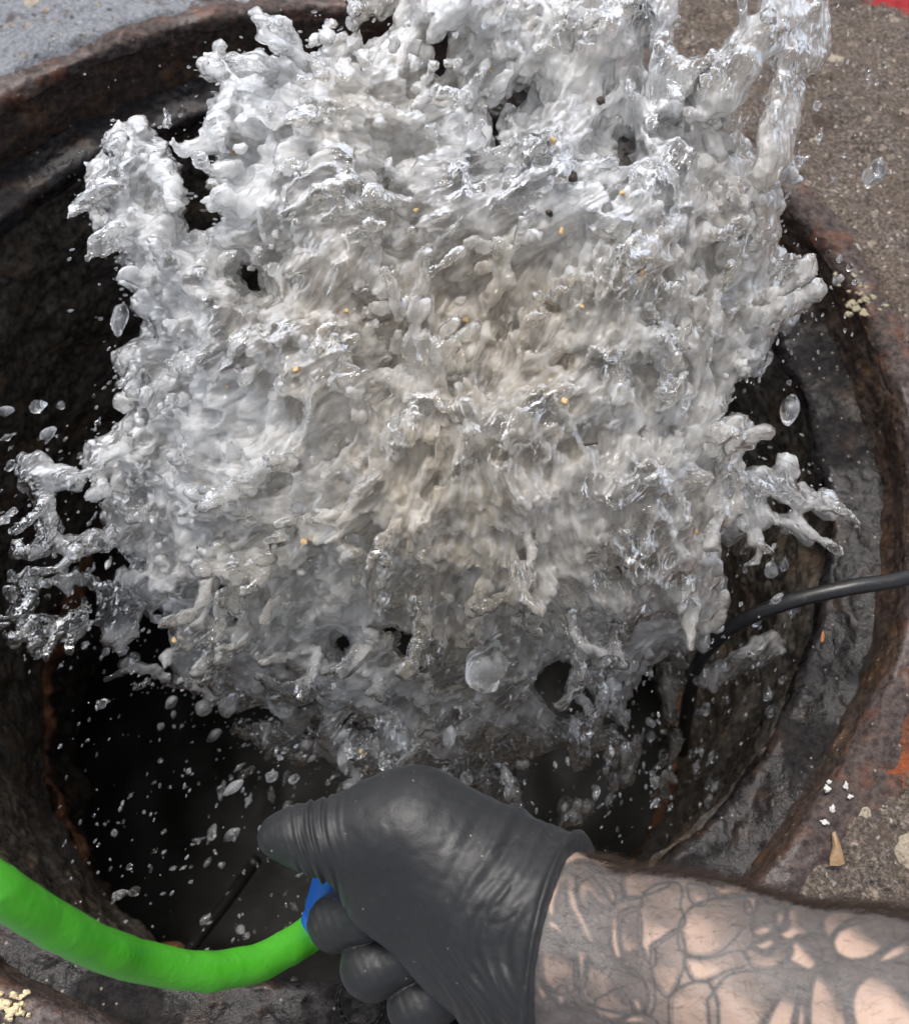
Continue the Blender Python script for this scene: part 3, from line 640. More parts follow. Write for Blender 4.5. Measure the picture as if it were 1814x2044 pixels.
# the tattoo: bare petals and ovals left open between grey shaded ink, dark outlines around them
def cr(L): return [((1450 + x / 1.7276) / 1.378, (2250 + y / 1.7276) / 1.378) for x, y in L]
BARE = [  # polygon, how bare (1 = skin), shade direction
    ([(40, 130), (120, 105), (260, 112), (400, 150), (520, 195), (440, 212), (400, 240), (330, 232), (250, 205), (160, 240), (105, 310), (62, 270), (42, 200)], 1.),
    ([(100, 400), (118, 330), (170, 270), (235, 235), (290, 235), (300, 260), (240, 300), (225, 360), (255, 470), (280, 570), (262, 560), (225, 480), (195, 390), (190, 300), (135, 370), (118, 450), (100, 440)], .8),
    ([(330, 260), (380, 275), (440, 320), (440, 355), (400, 370), (375, 330)], .6),
    ([(375, 520), (385, 440), (420, 385), (520, 365), (515, 400), (440, 430), (408, 490), (400, 560), (418, 640), (395, 640), (378, 590)], .95),
    ([(525, 520), (530, 430), (560, 350), (610, 315), (700, 305), (730, 330), (720, 400), (740, 470), (700, 520), (640, 560), (600, 600), (600, 680), (560, 620), (535, 575)], .8),
    ([(600, 600), (650, 570), (720, 530), (745, 640), (730, 730), (685, 830), (640, 790), (605, 720)], .75),
    ([(735, 560), (738, 500), (770, 440), (830, 400), (920, 378), (1010, 378), (1060, 450), (1000, 500), (930, 580), (860, 625), (790, 625), (745, 600)], .72),
    ([(765, 655), (830, 665), (900, 650), (1000, 620), (1020, 670), (950, 690), (890, 725), (840, 750), (800, 740), (775, 690)], .9),
    ([(780, 310), (840, 320), (860, 350), (840, 385), (800, 370)], .6),
    ([(1195, 535), (1250, 500), (1230, 440), (1300, 425), (1390, 440), (1380, 490), (1320, 540), (1240, 558)], .85),
    ([(1250, 600), (1290, 560), (1350, 570), (1385, 630), (1370, 690), (1330, 720), (1280, 690), (1240, 660)], .7),
    ([(1065, 580), (1110, 570), (1170, 540), (1180, 560), (1130, 600), (1080, 600)], .7),
    ([(1455, 590), (1480, 530), (1540, 490), (1620, 488), (1700, 500), (1720, 560), (1680, 610), (1620, 655), (1540, 670), (1475, 640)], .92),
    ([(1660, 690), (1700, 640), (1780, 580), (1860, 540), (1880, 570), (1800, 620), (1730, 665)], .7),
    ([(1545, 880), (1570, 810), (1640, 750), (1760, 700), (1900, 680), (1950, 900), (1900, 1100), (1600, 1100), (1555, 980)], 1.),
    ([(1340, 900), (1360, 780), (1410, 700), (1440, 720), (1480, 790), (1540, 800), (1500, 900), (1500, 1050), (1360, 1050)], .55),
    ([(1190, 860), (1220, 820), (1290, 812), (1270, 900), (1240, 1050), (1130, 1050), (1150, 960)], .9),
    ([(1290, 830), (1310, 830), (1310, 1040), (1270, 1040)], .6),
    ([(880, 860), (960, 740), (1080, 740), (1200, 800), (1180, 860), (1100, 970), (1060, 1050), (920, 1050)], .55),
    ([(700, 850), (760, 800), (850, 775), (880, 820), (900, 900), (890, 1050), (720, 1050), (700, 930)], .7),
    ([(215, 620), (240, 580), (275, 600), (330, 690), (300, 670), (255, 640), (240, 690), (250, 790), (235, 780), (220, 690)], .85),
    ([(440, 680), (490, 635), (530, 640), (570, 690), (600, 790), (600, 880), (580, 910), (585, 820), (555, 740), (500, 690)], .8),
    ([(95, 480), (130, 490), (160, 545), (130, 520), (105, 510)], .6), ([(165, 840), (180, 800), (195, 850), (185, 880)], .9),
    ([(75, 760), (120, 820), (110, 850), (80, 800)], .8), ([(30, 380), (50, 420), (60, 480), (36, 440)], .7),
    ([(440, 965), (500, 930), (570, 935), (620, 975), (560, 955), (490, 955)], .9), ([(500, 850), (530, 860), (540, 895), (515, 890)], .7),
    ([(250, 290), (320, 255), (395, 330), (385, 400), (330, 385), (285, 340), (262, 430), (245, 360)], .50), ([(425, 445), (505, 415), (518, 520), (505, 615), (445, 615), (425, 560)], .42), ([(265, 690), (330, 705), (430, 730), (545, 770), (560, 890), (420, 900), (270, 850)], .38),
    ([(75, 570), (175, 600), (208, 700), (215, 815), (130, 790), (85, 700)], .38), ([(330, 860), (420, 815), (480, 900), (410, 945), (335, 925)], .5), ([(1030, 620), (1060, 600), (1120, 640), (1230, 600), (1220, 660), (1150, 700), (1070, 690)], .45),
    ([(460, 215), (560, 220), (680, 280), (560, 330), (470, 350), (455, 280)], .4), ([(880, 290), (1000, 310), (1180, 350), (1160, 400), (1080, 360), (930, 350)], .45), ([(1400, 460), (1500, 440), (1640, 460), (1480, 510), (1430, 560)], .4),
    ([(1040, 375), (1075, 370), (1070, 420), (1050, 425)], .7), ([(1180, 440), (1215, 445), (1200, 480), (1180, 475)], .5), ([(1070, 505), (1140, 490), (1180, 500), (1120, 530), (1080, 525)], .6)]
u, v, d = project(V)
near = (u > 1000) & (u < 2040)
ink = np.ones(len(V)); line = np.zeros(len(V))
ui, vi = u[near], v[near]
wu = ui + 6 * nz(V[near], .03, 1); wv = vi + 6 * nz(V[near], .03, 2)
ii = np.full(len(ui), .90) + .10 * nz(V[near], .035, 0); ll = np.zeros(len(ui))
for pl, bare in BARE:
    pp = np.array(cr(pl)); pp = spline(np.vstack([pp, pp[:1]]), len(pp) * 5)[:-1]; lo, hi = pp.min(0) - 14, pp.max(0) + 14
    m = (wu > lo[0]) & (wu < hi[0]) & (wv > lo[1]) & (wv < hi[1])
    if not m.any(): continue
    s = sdf2(pp, [], wu[m], wv[m])
    # shading fades from one edge of every petal
    c0 = pp.mean(0); ext = (hi - lo).max() * .5
    sh = sstep(.28, .72, .5 + ((wu[m] - c0[0]) * .40 - (wv[m] - c0[1]) * .55) / ext + .10 * nz(V[near][m], .012, 2))
    val = 1 - .92 * bare * sstep(-2, 6, s) * (1 - .95 * sh * (ext > 30))
    ii[m] = np.minimum(ii[m], np.where(s > -3, val, 1))
    ll[m] = np.maximum(ll[m], np.exp(-((s + 6) / 7.5) ** 2))
ii = np.clip(ii + .10 * nz(V[near], .011, 1) * (ii < .7), 0, .93); ink[near] = np.clip(np.maximum(ii, ll), 0, 1)
at = skin.data.attributes.new('ink', 'FLOAT', 'POINT'); at.data.foreach_set('value', ink.astype(np.float32))

# glove
def glove_field(P):
    b = capsules(P, 0.); 
    along = (P - CUFFC) @ CUFFN
    rel = P - CUFFC - along[..., None] * CUFFN
    ang = np.arctan2(rel[..., 1], -rel[..., 2])
    # gathered folds near the cuff
    w = np.exp(-((along + .020) / .017) ** 2)
    wob = .006 * np.sin(ang * 1.7 + .5) + .003 * np.sin(ang * 4.1 + 1)
    b = b - w * (.0008 * np.sin((along + wob) * 2 * math.pi / .0135) * .7 + .00030 * np.sin((along + wob * 1.9) * 2 * math.pi / .0063 + 2))
    # cross creases on the thumb
    tx = (P - J['tip']) @ ((J['mcp'] - J['tip']) / np.linalg.norm(J['mcp'] - J['tip']))
    tw = np.exp(-((tx - .0155) / .0085) ** 2)
    sk = .0022 * np.sin((P[..., 1] - J['ip'][1]) / .009)
    b = b - tw * (.00055 * np.sin((tx + sk) * 2 * math.pi / .0046) + .0003 * np.sin((tx + 1.6 * sk) * 2 * math.pi / .0027 + 1))
    # rolled bead at the cuff edge
    bead = np.exp(-((along + .0012) / .0016) ** 2)
    b = b - .0017 * bead - .0022 * sstep(-.016, -.001, along)
    f = finger_sdf(P, 0.)
    for k, fg in enumerate(FING):                         # crumpled glove over the bent joints
        c = cm(*fg[2][:3]); r2 = ((P - c) ** 2).sum(-1)
        f = f - np.exp(-r2 / .010 ** 2) * .00035 * np.sin((P[..., 1] * .6 + P[..., 0]) * 2 * math.pi / .0042 + k)
    d = smin(b, f, .0022)
    return np.maximum(d, along - .0)
gr = grid(470, 1240, 1500, 2140, .370, .505, 2.2, .0009)
phi = field(gr, glove_field)
V, F, Pm = field_mesh(gr, phi)
g = mesh('glove', V - PL, F, mat_glove(), person); g['label'] = 'crumpled black nitrile glove'
N = normals(g.data)
along = (Pm - CUFFC) @ CUFFN
w = .10 + np.exp(-((along + .014) / .013) ** 2) * 1.3
x = V + 0
fold = np.abs(nz(x * np.array([1, 1, 1]) + .35 * nz(x, .03, 1)[:, None] * .01, .014, 2)); 
V = V + N * (w * (.00040 * nz(V, .02, 0) - .00055 * np.clip(.5 - fold, 0, 1)) + .00008 * nz(V, .004, 1))[:, None]
setco(g.data, V - PL)

# dark hair along the forearm
u, v, d = project(getco(skin.data) + PL)
sv = getco(skin.data) + PL; sn = normals(skin.data)
view = sv - CAM; view /= np.linalg.norm(view, axis=1)[:, None]
face = -(sn * view).sum(1)
al = (np.stack([(u - PW / 2) / PF * d, -(v - PH / 2) / PF * d, d], -1) - CUFFC) @ CUFFN
upness = sn @ M[:, 1]
r = np.random.default_rng(4)
edge = np.nonzero((al > .001) & (face > -.55) & (face < .30) & (upness > .55) & (u < 1900))[0]
thin = np.nonzero((al > .001) & (face >= .25) & (upness > -.2) & (u < 1900))[0]
pick = np.concatenate([r.choice(edge, 3600), r.choice(thin, 1500, p=(lambda q: q / q.sum())(np.exp(-al[thin] / .05) + .12))])
axw = M @ np.array([AX[0], AX[1], -AX[2]])
Vh, Fh, n0 = [], [], 0
for q, k in enumerate(pick):
    e = q < 3600
    L = r.uniform(.006, .014) if e else r.uniform(.003, .007)
    n = sn[k]; tdir = axw * r.normal(.75, .5) + M[:, 1] * r.normal(0, .5) - M[:, 2] * r.normal(0, .4)
    tdir -= n * (tdir @ n); tdir /= np.linalg.norm(tdir) + 1e-9
    lift = r.uniform(.35, .9) if e else r.uniform(.1, .35)
    side = np.cross(n, tdir) * r.normal(0, .3)
    T = np.linspace(0, 1, 5)[:, None]
    C = sv[k] - n * .0003 + T * L * (tdir + side * T) + n * L * lift * (T - .55 * T * T)
    rad = (.000075 if e else .000058) * (1.05 - T[:, 0] * .85)
    b1 = np.cross(tdir, n); b2 = n
    ring = [C + rad[:, None] * (math.cos(a) * b1 + math.sin(a) * b2) for a in (0, 2.09, 4.19)]
    Vh.append(np.stack(ring, 1).reshape(-1, 3))
    for a in range(4):
        for b in range(3):
            c = (b + 1) % 3; Fh.append((n0 + a * 3 + b, n0 + a * 3 + c, n0 + a * 3 + 3 + c, n0 + a * 3 + 3 + b))
    n0 += 15
t = NT('dark_hair'); MH = t.done(t.bsdf(Base_Color=(.035, .018, .011), Roughness=.5))
h = mesh('arm_hair', np.vstack(Vh) - PL, np.array(Fh), MH, person); h['kind'] = 'stuff'

# ------------------------------------------------------------------ hose, its blue connector, the cable
t = NT('green_rubber'); p = t.pos(); a = t.noise(p, 180, 5, .65); b = t.noise(p, 40, 3, .6)
base = t.mix(b, (.050, .32, .016), (.085, .44, .028)); v = t.vor(p, 330)
sp = t.math('MULTIPLY', t.ramp(v.outputs['Distance'], .14, .07), t.ramp(t.xyz(v.outputs['Color'])[0], .88, .90))
base = t.mix(sp, base, (.015, .05, .008)); base = t.mix(t.ramp(a, .62, .75, 0, .35), base, (.10, .16, .05))
M_HOSE = t.done(t.bsdf(Base_Color=base, Roughness=t.ramp(b, .3, .7, .3, .48), Normal=t.bump(t.math('ADD', a, t.math('MULTIPLY', b, .6)), .4, .0012)))
HS = [(-260, 1610, .310), (-120, 1695, .325), (0, 1778, .340), (100, 1840, .362), (200, 1893, .386), (300, 1924, .412), (400, 1939, .432), (500, 1927, .452), (575, 1892, .470), (616, 1866, .480), (645, 1835, .481)]
C = spline([uvd(*q) for q in HS], 420)
V, F = tube(C, np.full(420, .0079), 40)
V = V + 0
hose = mesh('garden_hose', V, F, M_HOSE); N = normals(hose.data)
setco(hose.data, V + N * (.00022 * nz(V, .012, 0) + .00014 * np.clip(nz(V, .004, 1) - .9, 0, 3))[:, None])
tag(hose, 'bright green rubber garden hose curving over the drain edge up to the gloved hand', 'hose')

t = NT('blue_plastic'); p = t.pos(); M_BLUE = t.done(t.bsdf(Base_Color=(.012, .10, .42), Roughness=.35, Normal=t.bump(t.noise(p, 300, 3), .15, .001)))
A, B = uvd(634, 1868, .482), uvd(704, 1655, .462)
prof = [(0, .0068), (.05, .0092), (.10, .0096), (.16, .0096), (.18, .0086), (.22, .0086), (.24, .0098), (.6, .0105), (.85, .0100), (.9, .0086), (1, .0084)]
tt = np.linspace(0, 1, 60)
V, F = tube(A[None] + (B - A)[None] * tt[:, None], np.interp(tt, [q[0] for q in prof], [q[1] for q in prof]), 28)
tag(mesh('hose_connector', V, F, M_BLUE), 'blue plastic hose connector showing between the gloved thumb and finger', 'connector')

t = NT('black_rubber'); p = t.pos(); a = t.noise(p, 260, 4, .6)
M_CABLE = t.done(t.bsdf(Base_Color=t.mix(t.ramp(a, .55, .75), (.012, .012, .013), (.035, .033, .032)), Roughness=.38, Normal=t.bump(a, .2, .0008)))
CB = [(2300, 1010, .60), (2050, 1088, .575), (1814, 1152, .562), (1700, 1172, .560), (1600, 1194, .566), (1530, 1217, .575), (1470, 1245, .588), (1428, 1278, .602), (1390, 1330, .625), (1370, 1420, .68), (1360, 1500, .76)]
V, F = tube(spline([uvd(*q) for q in CB], 300), np.full(300, .0043), 28)
tag(mesh('power_cable', V, F, M_CABLE), 'thick black rubber cable running over the right rim down into the water', 'cable')
#HANDEND

# ------------------------------------------------------------------ drops in the air
bpy.context.view_layer.update()
def mat_drop():
    t = NT('clear_drop'); p = t.pos(); n = t.bump(t.noise(p, 420, 2, .5), .5, .0012)
    a = t.bsdf(Base_Color=(.58, .59, .60), Roughness=.25, Subsurface_Weight=.6, Subsurface_Radius=(1, 1, 1), Subsurface_Scale=.005, Coat_Weight=1., Coat_Roughness=.03)
    c = t.bsdf(Base_Color=(.95, .96, .96), Roughness=.02, IOR=1.33, Transmission_Weight=1., Normal=n)
    m = t.n('ShaderNodeMixShader'); t.set(m.inputs[0], t.ramp(t.noise(p, 90, 2), .35, .65, .74, 1.)); t.set(m.inputs[1], a); t.set(m.inputs[2], c)
    return t.done(m.outputs[0])
M_DROP = mat_drop()
def uvsphere(n, m):
    th = np.linspace(0, math.pi, n); ph = np.linspace(0, 2 * math.pi, m, endpoint=False)
    V = [(0, 0, 1)] + [(math.sin(a) * math.cos(b), math.sin(a) * math.sin(b), math.cos(a)) for a in th[1:-1] for b in ph] + [(0, 0, -1)]
    V = np.array(V); k = n - 2
    T = [(0, 1 + j, 1 + (j + 1) % m) for j in range(m)] + [(len(V) - 1, 1 + (k - 1) * m + (j + 1) % m, 1 + (k - 1) * m + j) for j in range(m)]
    Q = [(1 + i * m + j, 1 + (i + 1) * m + j, 1 + (i + 1) * m + (j + 1) % m, 1 + i * m + (j + 1) % m) for i in range(k - 1) for j in range(m)]
    return V, [np.array(Q), np.array(T)]
def drop_mesh(kind, seed):
    V, F = uvsphere(26, 32); x, y, z = V.T
    if kind == 0: V = V * (1 + .10 * nz(V, 1.3, seed) + .04 * nz(V, .6, seed + 1))[:, None]
    if kind == 1:                                        # tear shape
        w = np.where(z > 0, 1 - .38 * z ** 1.6, 1); V = np.stack([x * w, y * w, z * (1 + .25 * (z > 0) * z)], -1) * (1 + .06 * nz(V, 1.0, seed))[:, None]
    if kind == 2:                                        # two drops about to part
        w = .72 + .28 * np.cos(z * 5.2); V = np.stack([x * w, y * w, z * 1.5], -1) * (1 + .08 * nz(V, .9, seed))[:, None]
    if kind == 3: V = np.stack([x * (1 + .25 * np.sin(z * 3)), y * .8, z * 1.25], -1) * (1 + .16 * nz(V, .8, seed))[:, None]
    o = mesh('water_drop', V, F, M_DROP); return o
PROTO = [drop_mesh(k % 4, 30 + k) for k in range(8)]
used = [False] * len(PROTO)
r = np.random.default_rng(21)
def drop(u, v, d, px, kind=None, stretch=None, ang=None, label='small clear drop of water in the air around the burst', group='loose drops of water in the air'):
    k = int(r.integers(len(PROTO))) if kind is None else kind
    if not used[k]: o = PROTO[k]; used[k] = True
    else: o = PROTO[k].copy(); COL.objects.link(o)
    P = uvd(u, v, d); D = drift(P[None])[0]
    if ang is not None: D = M[:, 0] * math.cos(math.radians(ang)) + M[:, 1] * math.sin(math.radians(ang))
    D = D + M[:, 2] * r.normal(0, .35); D /= np.linalg.norm(D)
    if r.random() < .5: D = -D
    rad = px * d / PF; st = r.uniform(1.0, 1.9) if stretch is None else stretch
    o.matrix_world = Matrix.Translation(Vector(P)) @ Vector(D).to_track_quat('Z', 'Y').to_matrix().to_4x4() @ Matrix.Rotation(r.uniform(0, 6.28), 4, 'Z') @ Matrix.Diagonal((rad, rad * r.uniform(.8, 1.1), rad * st, 1))
    return tag(o, label, 'water drop', group)
BIG = [(705, 1086, .495, 24, 0, 1.15, 70, 'larger round pale drop left of a pair above the dark lower gap'), (797, 1120, .50, 23, 0, 1.3, 65, 'round pale drop right of its twin, below the burst centre'),
       (752, 1102, .497, 13, 3, 1.0, 40, 'glinting knot of water between two round pale drops'), (975, 1326, .515, 40, 3, 1.15, 60, 'biggest bright bluish white lump of water low in the burst'),
       (1268, 525, .465, 13, 1, 1.1, 85, 'clear hanging droplet with a bright ring on the right half of the burst'), (240, 635, .52, 20, 0, 1.6, 75, 'bean shaped drop beside the left edge of the burst'),
       (1575, 818, .545, 20, 1, 1.4, 80, 'pale tear shaped drop hanging before the right wall'), (1368, 803, .475, 13, 2, 1.6, 75, 'twisted clear drop at the right edge of the burst'),
       (786, 845, .462, 12, 0, 1.5, 70, 'clear oval drop on the tan middle of the burst'), (75, 811, .56, 15, 0, 1.2, 20, 'round drop high in front of the dark left wall'),
       (96, 866, .56, 12, 0, 1.5, 35, 'slanted oval drop below the round one by the left wall'), (12, 821, .56, 12, 0, 1.2, 20, 'drop at the left border of the view'),
       (466, 1572, .60, 10, 1, 2.2, 40, 'long slanted drop left of the gloved thumb tip'), (790, 1478, .60, 22, 1, 1.4, 60, 'pale tear drop above the gloved thumb knuckle'),
       (688, 1503, .60, 14, 1, 1.7, 65, 'slim pale drop above the gloved thumb'), (1190, 1581, .56, 7, 0, 2.2, 80, 'thin bright drop to the right of the glove knuckle'),
       (822, 1322, .515, 8, 0, 2.2, 70, 'narrow upright drop under the burst middle'), (843, 1272, .51, 6, 0, 3.0, 72, 'very narrow bright drop above the narrow upright one'),
       (1744, 342, .50, 20, 3, 1.3, 70, 'flat clear drop over the brown concrete, far right'), (1636, 272, .49, 8, 2, 1.5, 80, 'clear drop over the concrete beside the arched jet'),
       (1630, 209, .49, 8, 0, 1.3, 85, 'topmost clear drop right of the arched jet'), (1593, 322, .49, 12, 2, 1.2, 20, 'clear drop at the foot of the arched jet'),
       (470, 1186, .58, 11, 0, 3.0, 8, 'flat stick shaped drop in the dark gap at lower left'), (1510, 1235, .60, 12, 0, 1.3, 70, 'drop just above the black cable'),
       (1540, 1140, .59, 13, 0, 1.3, 70, 'dim drop between the cable and the right spray'), (1715, 790, .62, 0, 0, 1, 0, '')]
for (u, v, d, px, k, st, an, lb) in BIG:
    if px: drop(u, v, d, px, k, st, an, lb, 'larger drops of water')
REG = [(190, 700, 1400, 1900, .60, .80, 70, 3, 11), (1230, 1580, 1330, 1620, .60, .74, 42, 3, 11), (0, 260, 780, 1340, .54, .66, 36, 3, 9), (1440, 1600, 690, 1260, .53, .64, 34, 3, 10),
       (1480, 1790, 90, 640, .47, .54, 16, 3, 8), (330, 460, 300, 480, .52, .56, 5, 2, 6), (560, 800, 1560, 1990, .62, .8, 14, 3, 9), (1180, 1420, 1400, 1640, .6, .7, 20, 3, 9), (480, 1250, 1230, 1560, .545, .60, 34, 4, 13), (180, 420, 230, 320, .50, .55, 3, 2, 4)]
for (u0, u1, v0, v1, d0, d1, n, a, b) in REG:
    for _ in range(n):
        drop(r.uniform(u0, u1), r.uniform(v0, v1), r.uniform(d0, d1), a + (b - a) * r.random() ** 2.2)
for k, o in enumerate(PROTO):
    if not used[k]: bpy.data.objects.remove(o)

# fine spray: nobody could count it
BV, BF = uvsphere(7, 9)
def spray(n):
    Vs, F4, F3, k0 = [], [], [], 0
    a = np.array(MAIN, float); b = np.roll(a, -1, 0); ln = np.linalg.norm(b - a, axis=1); c = np.cumsum(ln)
    for q in range(n):
        if q % 7 == 0:
            g_ = [(90, 1010, .56), (120, 1210, .58), (1570, 985, .56), (1450, 1340, .63), (1570, 620, .53), (1600, 150, .50)][(q // 7) % 6]
            w = np.array(g_[:2]) + r.normal(size=2) * 62; d = g_[2] + r.normal() * .025
        elif q % 3:
            k = min(int(np.searchsorted(c, r.random() * c[-1])), len(a) - 1); t_ = r.random(); w = a[k] * (1 - t_) + b[k] * t_ + r.normal(size=2) * r.choice([14, 45, 90], p=[.5, .35, .15])
            d = float(d_main(np.array(w[0]), np.array(w[1]))) + r.normal() * .03 + .02
        else:
            w = np.array([r.uniform(120, 1400), r.uniform(1180, 1900)]); d = r.uniform(.54, .72)
        P = uvd(w[0], w[1], d); D = drift(P[None])[0]; D = D / np.linalg.norm(D)
        rad = r.uniform(.8, 1.6) ** 2 * 1.3 * d / PF; B1 = np.cross(D, M[:, 2]); B1 /= np.linalg.norm(B1); B2 = np.cross(D, B1)
        st = r.uniform(1., 2.6)
        Vs.append(P + rad * (BV[:, :1] * B1 + BV[:, 1:2] * B2 + BV[:, 2:] * st * D)); F4.append(BF[0] + k0); F3.append(BF[1] + k0); k0 += len(BV)
    return mesh('fine_spray', np.vstack(Vs), [np.vstack(F4), np.vstack(F3)], M_DROP)
tag(spray(2400), 'fine spray of tiny droplets hanging round the edges of the burst', 'spray', None, 'stuff')

# ------------------------------------------------------------------ scraps carried by the water and lying around
bpy.context.view_layer.update()
burst = bpy.data.objects['water_burst']; ground = bpy.data.objects['ground']
def hit(o, u, v):
    d = M @ np.array([(u - PW / 2) / PF, -(v - PH / 2) / PF, -1.]); d /= np.linalg.norm(d)
    ok, p, n, i = o.ray_cast(Vector(CAM), Vector(d))
    return (np.array(p), np.array(n)) if ok else (None, None)
def scrap_mat(name, a, b):
    t = NT(name); p = t.pos(); return t.done(t.bsdf(Base_Color=t.mix(t.noise(p, 500, 4, .6), a, b), Roughness=.5, Normal=t.bump(t.noise(p, 700, 3), .5, .001)))
M_CORN = scrap_mat('yellow_scrap', (.42, .24, .09), (.66, .50, .27)); M_DARK = scrap_mat('dark_scrap', (.012, .01, .008), (.05, .03, .02)); M_LEAF = scrap_mat('dry_leaf', (.20, .12, .06), (.34, .22, .12))
M_PALE = scrap_mat('pale_crumb', (.55, .42, .22), (.75, .65, .45)); M_MOSS = scrap_mat('greenish_crumb', (.20, .15, .06), (.33, .31, .23)); M_ORANGE = scrap_mat('orange_flake', (.34, .11, .03), (.48, .20, .06))
def lump(name, mat, P, size, flat=.6, seed=0, jag=.35, lump_=1.):
    V, F = uvsphere(14, 18); V = V * (1 + jag * nz(V, 1.1 * lump_, seed) * .5 + jag * .4 * np.abs(nz(V, .5 * lump_, seed + 1)))[:, None]
    V = V * np.array([1, .75, flat]) * size
    o = mesh(name, V, F, mat); o.location = Vector(P); o.rotation_euler = (r.uniform(-.5, .5), r.uniform(-.5, .5), r.uniform(0, 6.28)); return o
YB = [(978, 141), (1120, 461), (1128, 801), (1105, 283), (590, 738), (606, 1081), (452, 773), (350, 1276), (1160, 612), (470, 305), (1282, 545), (1090, 602), (720, 1500), (930, 640), (690, 620), (1390, 1060), (1240, 385), (830, 420)]
for k, (u, v) in enumerate(YB):
    p, n = hit(burst, u, v)
    if p is None: continue
    vw = CAM - p; vw /= np.linalg.norm(vw)
    tag(lump('food_scrap', M_CORN, p + vw * .0012, r.uniform(.0008, .0016), .6, k, .7), 'tiny yellow orange scrap carried on the grey water', 'scrap', 'yellow scraps in the water')
for k, (u, v, s_, lb) in enumerate([(1199, 203, .0030, 'black crumb on the white water near the top right of the burst'), (1137, 353, .0028, 'black crumb lower left of another, above the tan middle'), (1097, 426, .0022, 'smallest black speck on the tan part of the burst')]):
    p, n = hit(burst, u, v)
    if p is not None:
        vw = CAM - p; vw /= np.linalg.norm(vw); tag(lump('dark_crumb', M_DARK, p + vw * .001, s_, .6, 40 + k), lb, 'crumb', 'dark crumbs in the water')
p, n = hit(burst, 1172, 888)
if p is not None:
    vw = CAM - p; vw /= np.linalg.norm(vw); q = p + vw * .002
    V, F = tube(spline([q - M[:, 0] * .004, q + M[:, 1] * .0004, q + M[:, 0] * .005 + M[:, 1] * .0008], 10), np.linspace(.0009, .0006, 10), 8)
    tag(mesh('twig', V, F, M_DARK), 'tiny brown twig carried in the water right of centre', 'twig')

# dry leaf on the concrete
def slab(name, mat, poly, z, th, bend=0.):
    P = np.array([onz(u, v, z) for u, v in poly]); c = P.mean(0); n = len(P); R_ = [1., .7, .35]
    V = []; 
    for s_ in (1, -1):
        for q in R_:
            A = c + (P - c) * q; A[:, 2] = z + s_ * th / 2 * (1 - .3 * (q == 1)) + bend * (1 - q * q) + .0006 * nz(A, .01, 1); V.append(A)
    V = np.vstack(V + [c[None] + [0, 0, bend + th / 2], c[None] + [0, 0, bend - th / 2]]); F4, F3 = [], []
    for i in range(n):
        j = (i + 1) % n
        for L in (0, 1): F4.append((L * n + i, (L + 1) * n + i, (L + 1) * n + j, L * n + j)); F4.append((3 * n + L * n + j, 3 * n + (L + 1) * n + j, 3 * n + (L + 1) * n + i, 3 * n + L * n + i))
        F3.append((2 * n + i, 6 * n, 2 * n + j)); F3.append((5 * n + j, 6 * n + 1, 5 * n + i)); F4.append((i, j, 3 * n + j, 3 * n + i))
    o = mesh(name, V, [np.array(F4), np.array(F3)], mat, smooth=False); return o
tag(slab('dry_leaf', M_LEAF, [(1658, 1664), (1664, 1660), (1669, 1672), (1680, 1700), (1686, 1724), (1676, 1728), (1656, 1728), (1656, 1712), (1661, 1690), (1659, 1672)], .0042, .0012, .0015), 'small tan wedge of dry leaf lying on the concrete above the forearm', 'leaf')
# crumbs
for (nm, mat, u, v, n_, sz, z, lb, cat, sx, sy) in [('bread_crumb', M_PALE, 27, 2012, 26, .0016, .004, 'knobbly pale yellow crumb on the rim, bottom left corner', 'crumb', .0036, .0036),
        ('scum_crust', M_MOSS, 1722, 592, 26, .0020, .0012, 'greenish yellow crust of scum on the right rim of the drain', 'scum', .0075, .0085)]:
    c = onz(u, v, z); Vs, Fs4, Fs3, k0 = [], [], [], 0
    for q in range(n_):
        V, F = uvsphere(9, 12); V = V * np.array([1, r.uniform(.6, 1), .45 if cat == 'scum' else .9]) * sz * r.uniform(.5, 1.4) * (1 + .35 * nz(V, .9, q))[:, None] + c + np.array([r.normal(0, sx), r.normal(0, sy), r.uniform(-.002, .0012) * (.5 if cat == 'scum' else 1)])
        Vs.append(V); Fs4.append(F[0] + k0); Fs3.append(F[1] + k0); k0 += len(V)
    tag(mesh(nm, np.vstack(Vs), [np.vstack(Fs4), np.vstack(Fs3)], mat), lb, cat)
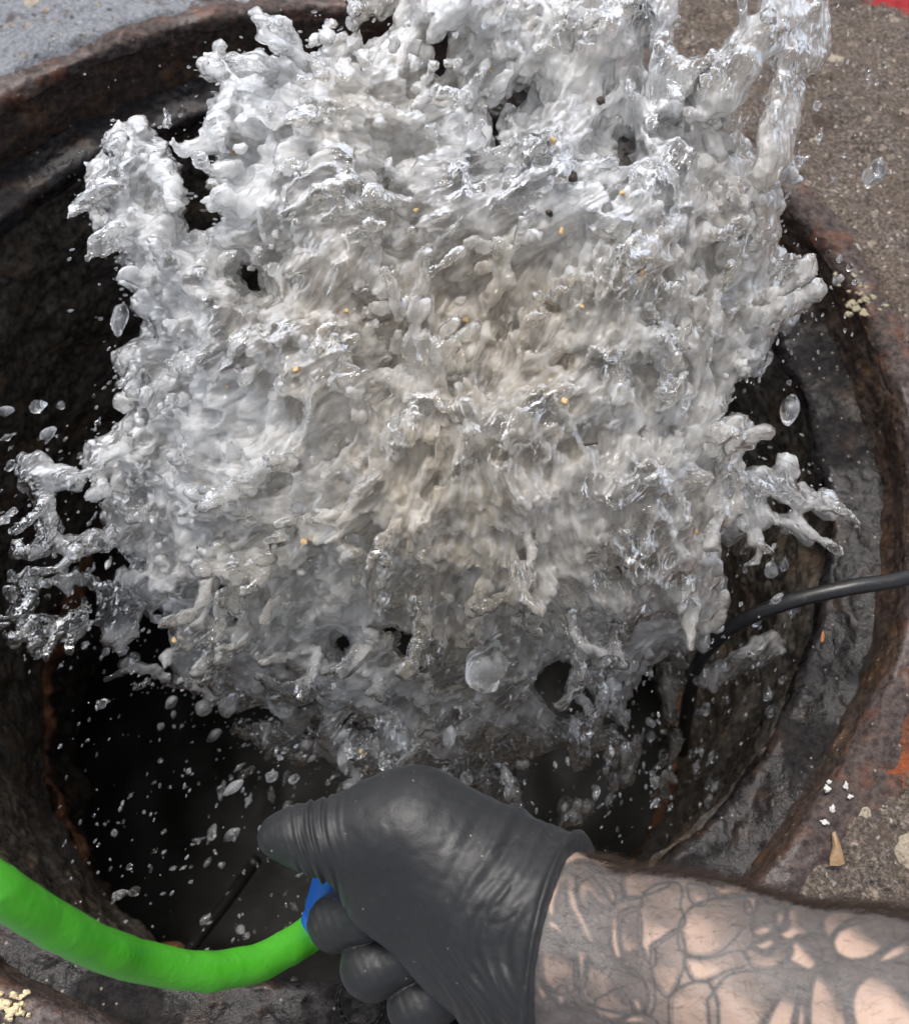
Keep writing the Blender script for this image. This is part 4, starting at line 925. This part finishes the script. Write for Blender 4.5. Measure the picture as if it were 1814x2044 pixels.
tag(slab('rust_flake', M_ORANGE, [(1640, 1262), (1643, 1258), (1645, 1268), (1643, 1280), (1637, 1283), (1638, 1272)], -.046, .001), 'small bright orange flake on the wet iron ledge below the cable', 'flake')
WS = [(1655, 1560), (1650, 1575), (1688, 1570), (1696, 1590), (1662, 1618), (1646, 1640)]
M_WHITE = scrap_mat('white_paint', (.40, .38, .36), (.62, .60, .57))
for k, (u, v) in enumerate(WS):
    tag(lump('paint_chip', M_WHITE, onz(u, v, .0035), r.uniform(.0009, .0018), .35, 60 + k, .9, .8), 'white paint chip on the rusty concrete above the dry leaf', 'paint chip', 'white paint chips')
# rod inside the shaft and the ring of chain under the glove
t = NT('dark_steel'); p = t.pos(); M_STEEL = t.done(t.bsdf(Base_Color=t.mix(t.noise(p, 150, 4), (.004, .004, .004), (.018, .016, .015)), Roughness=.5, Metallic=.3))
V, F = tube(spline([uvd(512, 1716, .78), uvd(460, 1790, .79), uvd(330, 1960, .80), uvd(270, 2040, .81)], 40), np.full(40, .0045), 14)
tag(mesh('steel_rod', V, F, M_STEEL), 'thin dark steel rod slanting in the shaft behind the green hose', 'rod')
ch = bpy.data.objects.new('chain', None); COL.objects.link(ch); ch.location = Vector(uvd(718, 2000, .50)); tag(ch, 'loop of thin dark chain hanging under the gloved fingers', 'chain')
bpy.context.view_layer.update(); cl = np.array(ch.location)
th = np.linspace(0, 2 * math.pi, 12, endpoint=False)
for k in range(26):
    a = math.radians(150 + 235 * k / 25); c = uvd(722 + 46 * math.cos(a), 2000 - 52 * math.sin(a) * -1 * -1, .50)
    a2 = a + .05; c2 = uvd(722 + 46 * math.cos(a2), 2000 - 52 * math.sin(a2), .50); T = c2 - c; T /= np.linalg.norm(T)
    B = M[:, 2] if k % 2 else np.cross(M[:, 2], T)
    ring = [c - cl + .0026 * math.cos(x) * T + .0015 * math.sin(x) * B for x in np.linspace(0, 2 * math.pi, 17)]
    V, F = tube(np.array(ring), np.full(17, .0005), 7); mesh('link', V, F, M_STEEL, ch)
